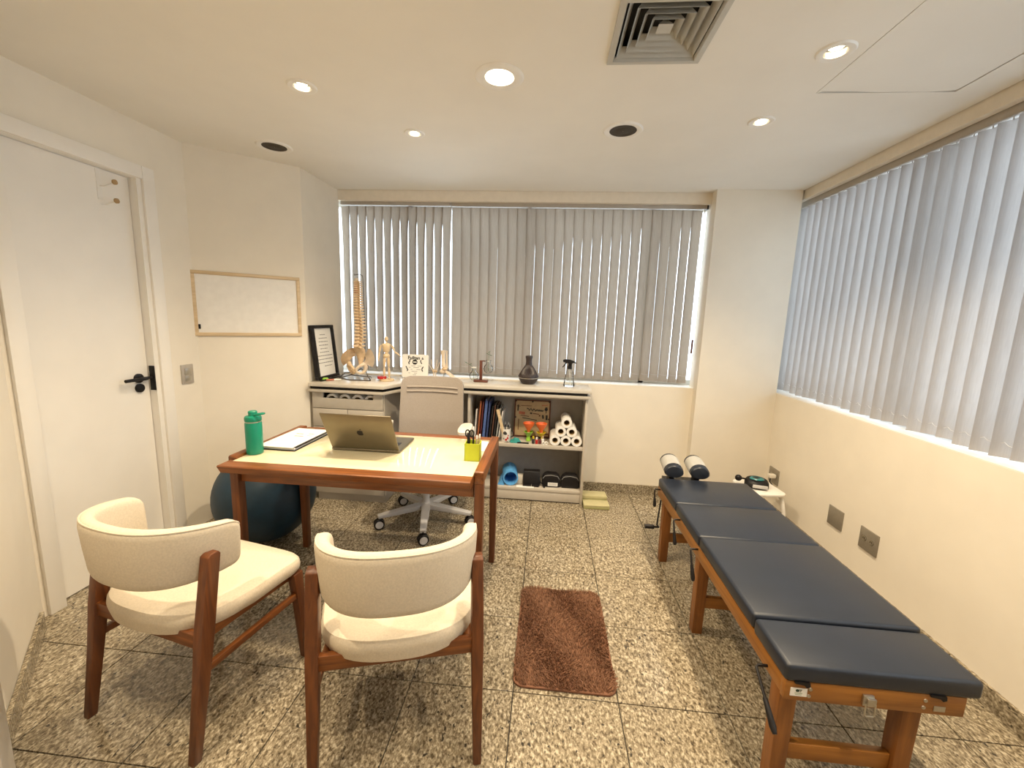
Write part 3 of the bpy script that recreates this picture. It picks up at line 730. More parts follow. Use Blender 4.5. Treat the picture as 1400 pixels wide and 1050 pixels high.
ch2['label'] = 'cream padded visitor chair with its back squarely to us, beside the brown rug'

# ------------------------------------------------------------------ exercise ball
tag(MB().sphere((0, 0, 0), .285, n=24).build('exercise_ball', M_BALL, loc=(-1.64, .925, .285)), 'large dark teal exercise ball on the floor behind the desk leg', 'ball')

# ------------------------------------------------------------------ rug
rg = thing('bath_rug', 'brown shaggy rectangular rug lying on the granite floor', 'rug', (.198, .322, 0))
def rrect(w, h, r, n=6):
    o = []
    for cx, cy, a0 in ((w - r, h - r, 0), (-w + r, h - r, PI / 2), (-w + r, -h + r, PI), (w - r, -h + r, 1.5 * PI)):
        for k in range(n + 1): o.append((cx + r * math.cos(a0 + PI / 2 * k / n), cy + r * math.sin(a0 + PI / 2 * k / n)))
    return o
MB().prism(rrect(.203, .303, .04), 0.0005, .010).bevel(.003).build('backing', M_RUGB, rg)
mb = MB(); rs = random.Random(3)
for k in range(15000):
    x = rs.uniform(-.199, .199); y = rs.uniform(-.299, .299)
    if abs(x) > .16 and abs(y) > .26 and math.hypot(abs(x) - .16, abs(y) - .26) > .038: continue
    ph = math.sin(x * 31 + 1.5 * math.sin(y * 17)) + math.sin(y * 27 + x * 9)
    dx = rs.gauss(.006 * ph, .006); dy = rs.gauss(.006 * math.cos(x * 23 + y * 11), .006); h_ = rs.uniform(.010, .020); r = rs.uniform(.0014, .0022)
    a = rs.uniform(0, 2 * PI); ca, sa = math.cos(a) * r, math.sin(a) * r
    b = [mb.bm.verts.new((x + ca, y + sa, .008)), mb.bm.verts.new((x - sa, y + ca, .008)), mb.bm.verts.new((x - ca, y - sa, .008))]
    m_ = [mb.bm.verts.new((x + dx * .5 + ca, y + dy * .5 + sa, .008 + h_ * .7)), mb.bm.verts.new((x + dx * .5 - sa, y + dy * .5 + ca, .008 + h_ * .7)), mb.bm.verts.new((x + dx * .5 - ca, y + dy * .5 - sa, .008 + h_ * .7))]
    tp = mb.bm.verts.new((x + dx, y + dy, .008 + h_))
    for i in range(3):
        j = (i + 1) % 3
        mb.bm.faces.new((b[i], b[j], m_[j], m_[i])); mb.bm.faces.new((m_[i], m_[j], tp))
mb.build('pile', M_RUG, rg, kind='stuff')

# ------------------------------------------------------------------ adjusting table (padded bench)
bn = thing('treatment_table', 'long low treatment table with four navy padded sections on a wooden frame', 'treatment table', (1.037, 0.42, 0))
ox, oy = 1.037, .42
def bpart(mb, name, m, bev=.0):
    mb.xf(Matrix.Translation((-ox, -oy, 0)))
    if bev: mb.bevel(bev)
    return mb.build(name, m, bn)
ZR0, ZR1 = .362, .422
bpart(MB().box((.800, -.262, ZR0), (.822, 1.14, ZR1)), 'side_rail', M_BWY, .002)
bpart(MB().box((1.253, -.262, ZR0), (1.275, 1.14, ZR1)), 'side_rail', M_BWY, .002)
bpart(MB().box((.797, -.284, ZR0 - .002), (1.278, -.262, ZR1)), 'end_rail', M_BWX, .002)
bpart(MB().box((.80, 1.118, ZR0), (1.275, 1.14, ZR1)), 'end_rail', M_BWX, .002)
bpart(MB().box((.822, .40, ZR0), (1.253, .42, ZR1)), 'cross_rail', M_BWX, .002)
def bpad(y0, y1, zt, x0=.793, x1=1.315, th=.055):
    mb = MB(); mb.pad((x0, y0, zt - th), (x1, y1, zt), .013, 4)
    return bpart(mb, 'pad', M_VINYL)
bpad(-.287, -.092, .474); bpad(-.088, .415, .480); bpad(.420, .765, .478); bpad(.770, 1.125, .479)
for (ya, xr) in ((-.262, 1.192), (.405, 1.275), (.985, 1.275)):
    for x0 in (.800, xr - .05):
        bpart(MB().loft([[(x0 + .002, ya, 0), (x0 + .046, ya, 0), (x0 + .046, ya + .045, 0), (x0 + .002, ya + .045, 0)], [(x0, ya - .0, ZR0 + .002), (x0 + .05, ya, ZR0 + .002), (x0 + .05, ya + .05, ZR0 + .002), (x0, ya + .05, ZR0 + .002)]]), 'leg', M_BWZ, .002)
    bpart(MB().box((.85, ya + .012, .125), (xr - .05, ya + .036, .178)), 'leg_stretcher', M_BWX, .002)
# adjustment levers on the long side
def lever(y, z, dy, dz):
    mb = MB().tube([(.80, y, z), (.772, y, z), (.766, y - .004, z - .004), (.766, y + dy * .55, z + dz * .55)], .0045, 8)
    l_ = bpart(mb, 'lever', M_BLACK)
    g = MB().tube([(.766, y + dy * .5, z + dz * .5), (.766, y + dy * .9, z + dz * .9), (.766, y + dy, z + dz)], [.007, .010, .006], 10).xf(Matrix.Translation((-ox, -oy, 0)))
    g.build('grip', M_BLACK, l_)
lever(1.09, .415, -.03, -.10); lever(.70, .415, -.06, -.11); lever(.435, .405, -.07, -.115)
lever(-.185, .378, -.135, -.10)
bpart(MB().tube([(.80, 1.05, .19), (.74, 1.05, .19)], .006, 8).tube([(.77, 1.05, .19), (.715, 1.05, .19)], .013, 12), 'foot_bar', M_BLACK)
bpart(MB().tube([(.80, 1.06, .36), (.79, 1.06, .20), (.80, 1.05, .19)], .005, 8), 'foot_bar_rod', M_BLACK)
# end rail fittings
bpart(MB().box((.812, -.2855, .376), (.858, -.284, .402)), 'maker_label', M_PAPER)
lab = [c for c in bn.children if c.name.startswith('maker_label')][0]; lab['label'] = 'white maker label printed with a green emblem and IT'
M_DGREEN = mat('dark_green_print', (0.02, 0.05, 0.03), 0.6)
text_mesh('lettering', 'IT', .011, M_DGREEN, lab, (.8385 - ox, -.2857 - oy, .3905), (PI / 2, 0, 0), bold=.0003)
MB().lathe([(.0005, 0), (.0045, 0), (.0045, .0004)], (.8305 - ox, -.2857 - oy, .3945), 16, Matrix.Rotation(PI / 2, 4, 'X'), True).build('emblem', M_DGREEN, lab)
M_PGREEN = mat('pale_green_print', (0.35, 0.42, 0.30), 0.6)
MB().box((.824 - ox, -.2858 - oy, .3845), (.845 - ox, -.2855 - oy, .387)).build('print_line', M_PGREEN, lab, smooth=False)
MB().box((.826 - ox, -.2858 - oy, .380), (.843 - ox, -.2855 - oy, .382)).build('print_line', M_PGREEN, lab, smooth=False)
for x, z in ((.866, .401), (.864, .379), (1.172, .402), (1.170, .380)):
    bpart(MB().lathe([(.0055, 0), (.005, .002), (.001, .003)], (x, -.284, z), 12, Matrix.Rotation(PI / 2, 4, 'X')), 'screw', M_STEEL)
bpart(MB().box((1.196, -.286, .372), (1.226, -.284, .388)), 'number_plate', M_STEEL, .0005)
la = bpart(MB().box((1.005, -.292, .372), (1.034, -.284, .405)), 'latch', M_STEEL, .002)
MB().box((1.012 - ox, -.299 - oy, .376), (1.036 - ox, -.291 - oy, .400)).bevel(.002).build('latch_roller', M_STEEL, la)
MB().tube([(1.008 - ox, -.298 - oy, .385), (1.008 - ox, -.300 - oy, .352), (1.012 - ox, -.3 - oy, .348), (1.030 - ox, -.3 - oy, .348), (1.034 - ox, -.3 - oy, .352), (1.034 - ox, -.298 - oy, .385)], .002, 8).build('bail', M_STEEL, la)
for x in (.838, 1.198):
    bpart(MB().prism([(x - .018, .424), (x + .022, .424), (x + .024, .412), (x + .014, .408), (x + .006, .416), (x - .018, .419)], .284, .290, Matrix(((1, 0, 0, 0), (0, 0, -1, 0), (0, 1, 0, 0), (0, 0, 0, 1)))), 'pad_hook', M_BLACK)
# head cushions at the far end: two paper-covered rolls on the frame
hc = []
for x0, lbl in ((.86, 1), (1.015, 2)):
    mb = MB(); prof = []
    c = Vector((x0 + .035, 1.23, .518))
    Rm = Matrix.Translation(c) @ RZ(rad(-6)).to_4x4() @ RX(rad(3)).to_4x4()
    loops = []
    for y_, sc in ((-.112, .55), (-.108, .92), (-.098, 1.08), (.098, 1.08), (.108, .92), (.112, .55)):
        loops.append([Rm @ Vector((.052 * sc * math.cos(2 * PI * k / 20), y_, (.048 * sc * math.sin(2 * PI * k / 20)) if math.sin(2 * PI * k / 20) > 0 else .03 * sc * math.sin(2 * PI * k / 20))) for k in range(20)])
    hcush = bpart(mb.loft(loops), 'head_cushion', M_VINYL)
    loops = []
    for y_ in (-.072, .072):
        loops.append([Rm @ Vector((.0576 * math.cos(PI * k / 20), y_, .0535 * math.sin(PI * k / 20) + .001)) for k in range(21)])
    mb = MB().loft(loops, False, False)
    bmesh.ops.solidify(mb.bm, geom=mb.bm.faces[:], thickness=0.001)
    mb.xf(Matrix.Translation((-ox, -oy, 0))).build('paper_cover', M_PAPER, hcush, label='white paper cover over the head cushion')
bpart(MB().box((.87, 1.14, .40), (1.07, 1.33, .418)), 'head_plate', M_BLACK, .002)
for x_ in (.895, 1.05):
    bpart(MB().box((x_ - .015, 1.2, .418), (x_ + .015, 1.26, .53)), 'head_post', M_BLACK, .002)

# ------------------------------------------------------------------ white stool with a device
st = thing('step_stool', 'small white plastic stool in the corner behind the padded table', 'stool', (1.565, 1.47, 0), rad(5))
MB().prism(rrect(.125, .135, .05), .312, .33).bevel(.005).build('seat', M_WHITE, st)
for sx in (-1, 1):
    for sy in (-1, 1):
        MB().tube([(sx * .118, sy * .125, 0), (sx * .115, sy * .122, .2), (sx * .10, sy * .108, .29), (sx * .08, sy * .09, .315)], [.012, .012, .013, .013], 8).build('leg', M_WHITE, st)
dv = thing('massage_device', 'black hand massager with a teal oval face lying on the white stool', 'massager', (1.545, 1.455, .331), rad(-14))
loops = []
for z, s_ in ((0, .9), (.008, 1), (.035, 1), (.052, .86), (.056, .7)):
    loops.append([(.075 * s_ * math.cos(2 * PI * k / 28), .055 * s_ * math.sin(2 * PI * k / 28) + z * .25, z + .18 * .055 * s_ * math.sin(2 * PI * k / 28) * (z / .056)) for k in range(28)])
MB().loft(loops).build('body', M_BLACK, dv)
MB().lathe([(.040, .0555), (.034, .062), (.025, .058), (.001, .056)], (.0, .014, 0), 24).xf(Matrix.Diagonal((1.15, .9, 1, 1))).build('face_ring', mat('teal_gloss', (0.03, 0.20, 0.22), 0.3), dv)
MB().box((-.035, -.062, .012), (.055, -.05, .034)).bevel(.003).build('buckle', M_GREYPL, dv)
MB().tube([(-.06, .01, .045), (-.10, .0, .05)], .006, 8).build('arm', M_BLACK, dv)
MB().sphere((-.115, .0, .05), .022).build('knob', M_BLACK, dv)
# plug and lead in the corner socket
pl = thing('power_plug', 'pale plug with a black cable in the corner socket', 'plug', (1.812, 1.735, .318))
MB().box((-.045, -.018, -.012), (0, .018, .016)).bevel(.004).build('plug_body', M_CREAMPL, pl)
MB().tube([(-.03, 0, -.01), (-.035, -.005, -.04), (-.02, -.04, -.07), (.0, -.12, -.12), (-.004, -.16, -.20), (-.01, -.18, -.302), (-.02, -.22, -.312)], .0045, 8).build('cable', M_BLACK, pl)
# little cable on the floor under the table end
tag(MB().tube([(0, 0, .004), (.02, -.012, .005), (.05, -.03, .004), (.07, -.05, .004)], .0035, 8).build('floor_cable', M_BLACK, loc=(1.215, -.20, 0.0)), 'short black cable end on the floor by the table leg', 'cable')

# ------------------------------------------------------------------ counter and cabinets
CZ = .91
ct = thing('counter', 'beige laminate counter with a black reveal running under the back window', 'counter', (-.6, 1.75, 0))
def CT(pts, z0, z1, name, m):
    return MB().prism([(x + .6, y - 1.75) for x, y in pts], z0, z1).bevel(.0015).build(name, m, ct)
outline = [(-1.648, 1.44), (-1.085, 1.44), (-1.015, 1.60), (-.96, 1.665), (.412, 1.672), (.412, 1.975), (-1.648, 1.975)]
CT(outline, CZ - .024, CZ, 'worktop', M_LAMIT)
inner = [(-1.648, 1.47), (-1.10, 1.47), (-1.035, 1.62), (-.97, 1.69), (.385, 1.695), (.385, 1.975), (-1.648, 1.975)]
CT(inner, CZ - .046, CZ - .024, 'reveal', M_BLACK)
outline2 = [(-1.648, 1.445), (-1.087, 1.445), (-1.02, 1.60), (-.963, 1.668), (.408, 1.675), (.408, 1.975), (-1.648, 1.975)]
CT(outline2, CZ - .066, CZ - .046, 'lower_edge', M_LAMI)

UZ = CZ - .067
cb = thing('drawer_cabinet', 'beige drawer cabinet under the counter end beside the oblique wall', 'cabinet', (-1.37, 1.72, 0))
def cp_(mb, n, m, par=None, bev=0):
    mb.xf(Matrix.Translation((1.37, -1.72, 0)))
    if bev: mb.bevel(bev)
    return mb.build(n, m, par or cb)
cp_(MB().box((-1.645, 1.49, .06), (-1.625, 1.97, UZ)), 'side_panel', M_LAMI)
cp_(MB().box((-1.115, 1.49, .06), (-1.095, 1.97, UZ)), 'side_panel', M_LAMI)
cp_(MB().box((-1.625, 1.955, .06), (-1.115, 1.97, UZ)), 'back_panel', M_GREYBK)
cp_(MB().box((-1.625, 1.49, .06), (-1.115, 1.955, .078)), 'bottom_panel', M_LAMI)
cp_(MB().box((-1.635, 1.50, 0), (-1.105, 1.95, .06)), 'plinth', M_LAMI)
cp_(MB().box((-1.625, 1.492, .722), (-1.115, 1.955, .732)), 'inner_shelf', M_GREYBK)
yF0, yF1 = 1.472, 1.489
# top front with a long slot
top_front = cp_(MB().prism([(-1.638, .722), (-1.102, .722), (-1.102, UZ - .004), (-1.175, UZ - .004), (-1.175, UZ - .045), (-1.555, UZ - .045), (-1.555, UZ - .004), (-1.638, UZ - .004)], -yF1, -yF0,
        Matrix(((1, 0, 0, 0), (0, 0, -1, 0), (0, 1, 0, 0), (0, 0, 0, 1)))), 'drawer_front', M_LAMI, None, .001)
cp_(MB().box((-1.638, yF0, .582), (-1.373, yF1, .717)), 'drawer_front', M_LAMI, None, .0015)
cp_(MB().box((-1.368, yF0, .582), (-1.102, yF1, .717)), 'drawer_front', M_LAMI, None, .0015)
cp_(MB().box((-1.638, yF0, .43), (-1.102, yF1, .577)), 'drawer_front', M_LAMI, None, .0015)
cp_(MB().box((-1.638, yF0, .065), (-1.102, yF1, .425)), 'drawer_front', M_LAMI, None, .0015)
# paper rolls lying inside the slot
def roll_proto(name, label, cat, r, ri, ln, group, m):
    t = thing(name, label, cat, (0, 0, 0), 0, group)
    RYX = Matrix.Rotation(PI / 2, 4, 'X')
    MB().lathe([(ri, 0), (r, 0), (r, ln), (ri, ln), (ri, 0)], (0, ln, 0), 28, RYX, False).build('paper', m, t)
    MB().lathe([(ri - .0015, .001), (ri, .001), (ri, ln - .001), (ri - .0015, ln - .001), (ri - .0015, .001)], (0, ln, 0), 28, RYX, False).build('core', M_KRAFT, t)
    return t
R0 = roll_proto('paper_roll', 'paper roll inside the cabinet slot, next to the oblique wall', 'paper roll', .047, .030, .22, 'rolls inside the drawer slot', M_PAPER)
R0.location = (-1.50, 1.50, .780)
for k, lb in enumerate(('second paper roll from the oblique wall inside the cabinet slot', 'third paper roll from the oblique wall inside the cabinet slot', 'paper roll inside the cabinet slot, nearest the office chair')):
    o = copytree(R0); o.location = (-1.50 + .098 * (k + 1), 1.50, .780); o['label'] = lb

# open shelf unit
sh = thing('open_shelf_unit', 'beige open shelf unit with two compartments under the counter', 'shelf', (-.05, 1.83, 0))
def sp_(mb, n, m, bev=.001):
    mb.xf(Matrix.Translation((.05, -1.83, 0)))
    if bev: mb.bevel(bev)
    return mb.build(n, m, sh)
SX0, SX1, SY = -.52, .395, 1.70
sp_(MB().box((SX1 - .02, SY, 0), (SX1, 1.97, UZ)), 'side_panel', M_LAMI)
sp_(MB().box((SX0, SY, 0), (SX0 + .02, 1.97, UZ)), 'side_panel', M_LAMI)
sp_(MB().box((SX0 + .02, 1.958, .09), (SX1 - .02, 1.97, UZ)), 'back_panel', M_GREYBK, 0)
sp_(MB().box((SX0 + .02, SY + .004, .435), (SX1 - .02, 1.958, .462)), 'shelf_board', M_LAMI)
sp_(MB().box((SX0 + .02, SY + .002, .085), (SX1 - .02, 1.958, .108)), 'bottom_board', M_LAMI)
sp_(MB().box((SX0 + .02, SY + .006, .01), (SX1 - .02, SY + .022, .085)), 'plinth', M_LAMI)
sp_(MB().box((SX0 + .02, SY, UZ - .012), (SX1 - .02, 1.958, UZ)), 'top_rail', M_LAMI)
# kneehole side panel / modesty panel between
kp = struct(MB().box((-1.09, 1.94, 0.0), (-.525, 1.97, UZ - .001)).build('trim_4', M_GREYBK, smooth=False))

# books and folders leaning on the upper shelf
SHZ = .463
books = [  # x, thickness, height, depth, colour, lean, words
    (-.475, .012, .245, .19, 0, 3, 'slim white folder standing at the dark end of the shelf'),
    (-.452, .014, .315, .22, 1, 4, 'tall rust-red file standing second in the row of files'),
    (-.430, .010, .310, .22, 2, 4, 'thin wine-red file in the row on the shelf'),
    (-.412, .022, .325, .22, 3, 4, 'tall blue ring file, widest in the row'),
    (-.383, .016, .318, .22, 4, 4, 'navy file standing beside the blue ring file'),
    (-.360, .013, .280, .21, 5, 5, 'black notebook standing beside the navy file'),
    (-.342, .012, .290, .21, 7, 5, 'dark brown notebook in the row of files'),
    (-.325, .014, .285, .21, 5, 5, 'black book standing between the brown notebook and the grey file'),
    (-.305, .012, .262, .20, 6, 6, 'grey file near the open end of the row'),
    (-.287, .010, .240, .19, 0, 7, 'thin white booklet closing the row of files')]
for x, th, h_, dp, ci, ln, lb in books:
    t = thing('file', lb, 'file', (x, 1.735, SHZ + .001), 0, 'files on the upper shelf')
    Rm = Matrix.Rotation(rad(ln), 4, 'Y')
    MB().box((0, 0, 0), (.0012, dp, h_)).box((th - .0012, 0, 0), (th, dp, h_)).box((0, 0, 0), (th, .0015, h_)).build('cover', BOOKC[ci], t, smooth=False)
    MB().box((.0013, .002, .004), (th - .0013, dp - .004, h_ - .005)).build('pages', M_PAPER if ci in (0, 3, 6) else M_GREYBK, t, smooth=False)
    t.rotation_euler = (0, rad(ln), 0)
    t.location.z += .0
# ruler leaning on the mug
ru = tag(MB().box((-.012, -.0015, 0), (.012, .0015, .255)).build('wooden_ruler', M_PINE, loc=(-.224, 1.7285, .474)), 'pale wooden ruler leaning from the patterned mug towards the files', 'ruler')
ru.rotation_euler = (0, rad(-15), 0)
mg = thing('pencil_mug', 'white mug with black and red pattern holding dark pens', 'mug', (-.222, 1.755, SHZ))
MB().lathe([(.001, 0), (.034, 0), (.036, .003), (.036, .105), (.033, .105), (.033, .006), (.001, .006)], n=28).build('mug_body', M_WHITE, mg)
for (a, z, r, m_) in ((-1.75, .075, .014, M_INK), (-1.55, .070, .010, M_INK), (-1.2, .035, .010, M_RED), (-1.45, .022, .009, M_RED), (-1.9, .03, .008, M_GREYINK), (-1.05, .055, .007, M_RED)):
    MB().sphere((.0358 * math.cos(a), .0358 * math.sin(a), z), r, (.35 if abs(math.cos(a)) > .7 else 1, .12, 1), 8).build('motif', m_, mg)
MB().tube([(.034, .008, .085), (.054, .012, .078), (.056, .012, .045), (.034, .008, .03)], .004, 8).build('handle', M_BLACK, mg)
for k, (dx, dy, hh) in enumerate(((-.006, 0, .15), (.010, .004, .145), (.018, -.006, .135))):
    t = thing('dark_pen', ['black pen, tallest in the patterned mug', 'black pen in the middle of the patterned mug', 'black pen at the handle side of the patterned mug'][k], 'pen', (-.222 + dx, 1.755 + dy, SHZ + .008), 0, 'pens in the patterned mug')
    MB().tube([(0, 0, 0), (dx * .5, dy * .5, hh * .85)], .0042, 8).build('barrel', M_BLACK, t)
    MB().tube([(dx * .5, dy * .5, hh * .85), (dx * .6, dy * .6, hh)], [.0045, .002], 8).build('cap', M_GREYINK, t)

# framed kraft poster leaning in the shelf
po = thing('framed_poster', 'square kraft poster with hand lettering in a brown frame on the shelf', 'poster', (-.028, 1.900, SHZ + .003))
tl_ = Matrix.Rotation(rad(-7), 4, 'X')
PW, PH = .148, .305
MB().box((-PW + .004, .002, .004), (PW - .004, .008, PH - .004)).xf(tl_).build('sheet', M_KRAFT, po, smooth=False)
for a, b in (((-PW, 0, 0), (PW, .012, .011)), ((-PW, 0, PH - .011), (PW, .012, PH)), ((-PW, .0002, .011), (-PW + .011, .012, PH - .011)), ((PW - .011, .0002, .011), (PW, .012, PH - .011))):
    MB().box(a, b).xf(tl_).build('frame_rail', M_BROWN, po, smooth=False)
for x, z in ((-PW + .012, PH - .012), (0, PH - .014), (PW - .012, PH - .012), (-PW + .012, PH * .52), (PW - .012, PH * .5)):
    MB().lathe([(.007, 0), (.006, .003), (.001, .004)], (x, 0, z), 12, Matrix.Rotation(PI / 2, 4, 'X')).xf(tl_).build('corner_stud', M_INK, po)
def on_poster(mb, m_, n='lettering'): mb.xf(tl_).build(n, m_, po, smooth=False)
pts = []
for k in range(90):
    q = k / 89
    pts.append((-.045 + .135 * q + .004 * math.sin(k * 1.9), .0006, .228 - .010 * q + .008 * math.sin(k * .95) + .007 * math.sin(k * .37) * (q < .6)))
on_poster(MB().tube(pts, .0022, 5), M_INK, 'lettering')
MB().tube([(.112 + .010 * math.cos(t), .0006, .232 + .011 * math.sin(t)) for t in [2 * PI * k / 14 for k in range(15)]], .003, 5).tube([(.112, .0006, .22), (.112, .0006, .200)], .003, 5).xf(tl_).build('lettering', M_INK, po)
rs = random.Random(5)
for (x, z, w, h_, m_) in ((-.118, .235, .010, .05, M_INK), (.112, .235, .018, .028, M_INK), (-.085, .195, .05, .022, M_DISC), (-.01, .195, .018, .012, M_INK), (.03, .192, .05, .006, M_BROWN),
                      (.06, .178, .012, .012, M_BROWN), (.088, .17, .014, .03, M_INK), (.118, .165, .016, .04, M_INK), (-.02, .148, .12, .006, M_INK), (-.115, .25, .03, .005, M_BROWN), (-.06, .172, .07, .005, M_BROWN),
                      (.1, .265, .05, .006, M_DISC), (-.05, .255, .09, .004, M_BROWN), (.09, .07, .012, .03, M_INK), (.12, .03, .03, .01, M_BROWN), (-.11, .1, .006, .09, M_BROWN)):
    on_poster(MB().box((x - w / 2, .0008, z - h_ / 2), (x + w / 2, .0022, z + h_ / 2), RY(rs.uniform(-.15, .15))), m_, 'print')

# hourglass-like funnel toys, bottles and small things on the shelf
def funnel_toy(name, label, loc, top, bot):
    t = thing(name, label, 'toy', loc, 0, 'stacked funnel cups on the shelf')
    MB().lathe([(.012, .075), (.014, .09), (.042, .135), (.046, .148), (.042, .150), (.036, .137), (.010, .092), (.010, .075)], n=24, caps=False).build('upper_funnel', top, t)
    MB().lathe([(.010, .105), (.012, .07), (.010, .068)], n=16).build('neck', M_KRAFT, t)
    MB().lathe([(.018, 0), (.020, .004), (.013, .035), (.030, .066), (.038, .076), (.034, .077), (.010, .042), (.001, .04)], n=24).build('lower_funnel', bot, t)
funnel_toy('funnel_toy', 'pair of stacked plastic funnels, red-orange over light green', (-.048, 1.80, SHZ), M_ORANGE, M_LGREEN)
funnel_toy('funnel_toy', 'pair of stacked plastic funnels, orange over yellow', (.052, 1.80, SHZ), M_ORANGE, M_YELLOW)
def vial(label, loc, m1, m2, h_=.05):
    t = thing('vial', label, 'bottle', loc, 0, 'small vials on the shelf')
    MB().lathe([(.001, 0), (.010, 0), (.011, .002), (.011, h_ * .6), (.006, h_ * .7)], n=16).build('vial_body', m1, t)
    MB().lathe([(.0075, h_ * .66), (.0075, h_), (.001, h_)], n=16).build('cap', m2, t)
vial('small vial with yellow cap and dark base in front of the poster', (-.006, 1.735, SHZ), M_INK, M_YELLOW, .058)
vial('small red vial with white cap beside the yellow-capped vial', (.020, 1.735, SHZ), M_RED, M_WHITE, .052)
vial('dark red vial with black cap, between two paler vials', (.045, 1.738, SHZ), BOOKC[2], M_BLACK, .056)
vial('white vial with tan cap next to the dark red vial', (.066, 1.745, SHZ), M_WHITE, M_KRAFT, .06)
tp = thing('bandage_roll', 'white curled tape at the shelf edge before the yellow funnel', 'tape', (.085, 1.722, SHZ + .013))
for dx in (-.012, .010):
    MB().lathe([(.008, -.006), (.013, -.006), (.013, .006), (.008, .006), (.008, -.006)], (dx, 0, 0), 20, Matrix.Rotation(PI / 2, 4, 'X') @ Matrix.Rotation(.4, 4, 'Y'), False).build('loop', M_PAPER, tp)
tb = thing('teal_tape', 'crumpled teal elastic tape on the shelf beside the mug', 'tape', (-.150, 1.745, SHZ))
loops = []
for k in range(13):
    t_ = k / 12; x = -.04 + .085 * t_; z = .006 + .032 * math.sin(PI * t_) ** .8 + .004 * math.sin(t_ * 19); w_ = .012 + .016 * math.sin(PI * t_)
    loops.append([(x, -w_, .001), (x, -w_ * .8, z * .75), (x + .004, 0, z), (x, w_ * .8, z * .7), (x, w_, .001)])
MB().loft(loops).build('crumpled_band', M_TEAL, tb)
MB().box((-.035, -.028, .0), (-.01, -.016, .010)).bevel(.002).build('loose_end', M_TEAL, tb)
tag(MB().box((-.045, -.008, 0), (.045, .008, .009)).bevel(.002).build('black_tape_bar', M_BLACK, loc=(-.085, 1.722, SHZ)), 'flat black bar lying along the shelf front edge', 'bar')
kc = thing('key_bunch', 'grey bunch of small keys lying on the shelf by the mug', 'keys', (-.205, 1.72, SHZ + .003))
for k in range(4):
    a = k * 1.3
    MB().box((0, -.003, 0), (.026, .003, .002)).lathe([(.001, 0), (.007, 0), (.007, .002)], (.0, 0, 0), 12).xf(Matrix.Translation((0, 0, k * .0022)) @ Matrix.Rotation(a, 4, 'Z')).build('key', M_STEEL, kc)
# pyramid of paper rolls
Q = roll_proto('paper_roll', 'white paper roll, bottom row, on the poster side of the pyramid', 'paper roll', .0405, .022, .20, 'pyramid of paper rolls', M_PAPER)
zr = SHZ + .041
pos = [(.161, zr), (.2435, zr), (.326, zr), (.202, zr + .0712), (.285, zr + .0712), (.2435, zr + .1424)]
lbl = [None, 'white paper roll in the middle of the bottom row of the pyramid', 'white paper roll, bottom row, against the shelf side panel',
       'white paper roll, second row of the pyramid, on the poster side', 'white paper roll, second row of the pyramid, on the side-panel side', 'white paper roll on top of the pyramid']
for k, (x, z) in enumerate(pos):
    o = Q if k == 0 else copytree(Q)
    o.location = (x, 1.712, z + .0006)
    if k: o['label'] = lbl[k]

# lower shelf
LZ = .109
bf = thing('foam_roll', 'blue foam roll folded open, lying on the lower shelf', 'foam roll', (-.19, 1.86, LZ))
RYX = Matrix.Rotation(PI / 2, 4, 'X')
loops = []
R1 = Matrix.Translation((0, 0, .0605)) @ Matrix.Rotation(rad(8), 4, 'Z')
MB().lathe([(.050, -.13), (.060, -.13), (.060, .07), (.050, .07), (.050, -.13)], (0, 0, 0), 32, R1 @ Matrix.Rotation(-PI / 2, 4, 'X'), False).build('foam_tube', M_BLUE, bf)
MB().lathe([(.0, -.0), (.050, .0), (.050, .004), (.0, .004)], (0, 0, 0), 24, R1 @ Matrix.Translation((0, .05, 0)) @ RYX).build('inner_end', M_BLUE, bf)
MB().prism([(-.085, .0), (-.03, .0), (-.052, .05)], -.13, .07, Matrix.Translation((0, 0, 0)) @ Matrix(((1, 0, 0, 0), (0, 0, 1, 0), (0, 1, 0, 0), (0, 0, 0, 1)))).build('foam_flap', M_BLUE, bf)
bx = thing('black_stand_box', 'black slanted box standing on the lower shelf between foam roll and pouches', 'box', (-.008, 1.76, LZ))
MB().prism([(-.02, 0), (.06, 0), (.09, .10), (.07, .112), (.015, .112)], -.066, .066, Matrix(((0, 0, 1, 0), (1, 0, 0, 0), (0, 1, 0, 0), (0, 0, 0, 1)))).bevel(.004).build('body', M_BLACK, bx)
MB().box((-.066, -.03, 0), (.06, -.02, .016)).bevel(.002).build('tray', M_BLACK, bx)
MB().box((.0, -.032, .0), (.004, -.02, .02)).build('clip', M_STEEL, bx, smooth=False)
tag(MB().box((-.028, -.03, 0), (.028, .03, .07)).bevel(.004).build('tissue_box', M_LAMIT, loc=(-.105, 1.80, LZ)), 'small beige carton behind the black slanted box', 'box')
tag(MB().box((-.07, -.018, 0), (.07, .018, .003)).build('white_sheet', M_PAPER, loc=(-.055, 1.722, LZ)), 'white paper strip lying in front of the black slanted box', 'paper')
tag(MB().tube([(0, .02, .03), (.015, .0, .02), (.028, -.02, .012), (.03, -.028, .006)], .004, 8).tube([(.028, -.02, .012), (.031, -.03, .007)], .008, 8).build('cable_end', M_BLACK, loc=(.065, 1.75, LZ)), 'black cable plug lying between the slanted box and the pouches', 'cable')
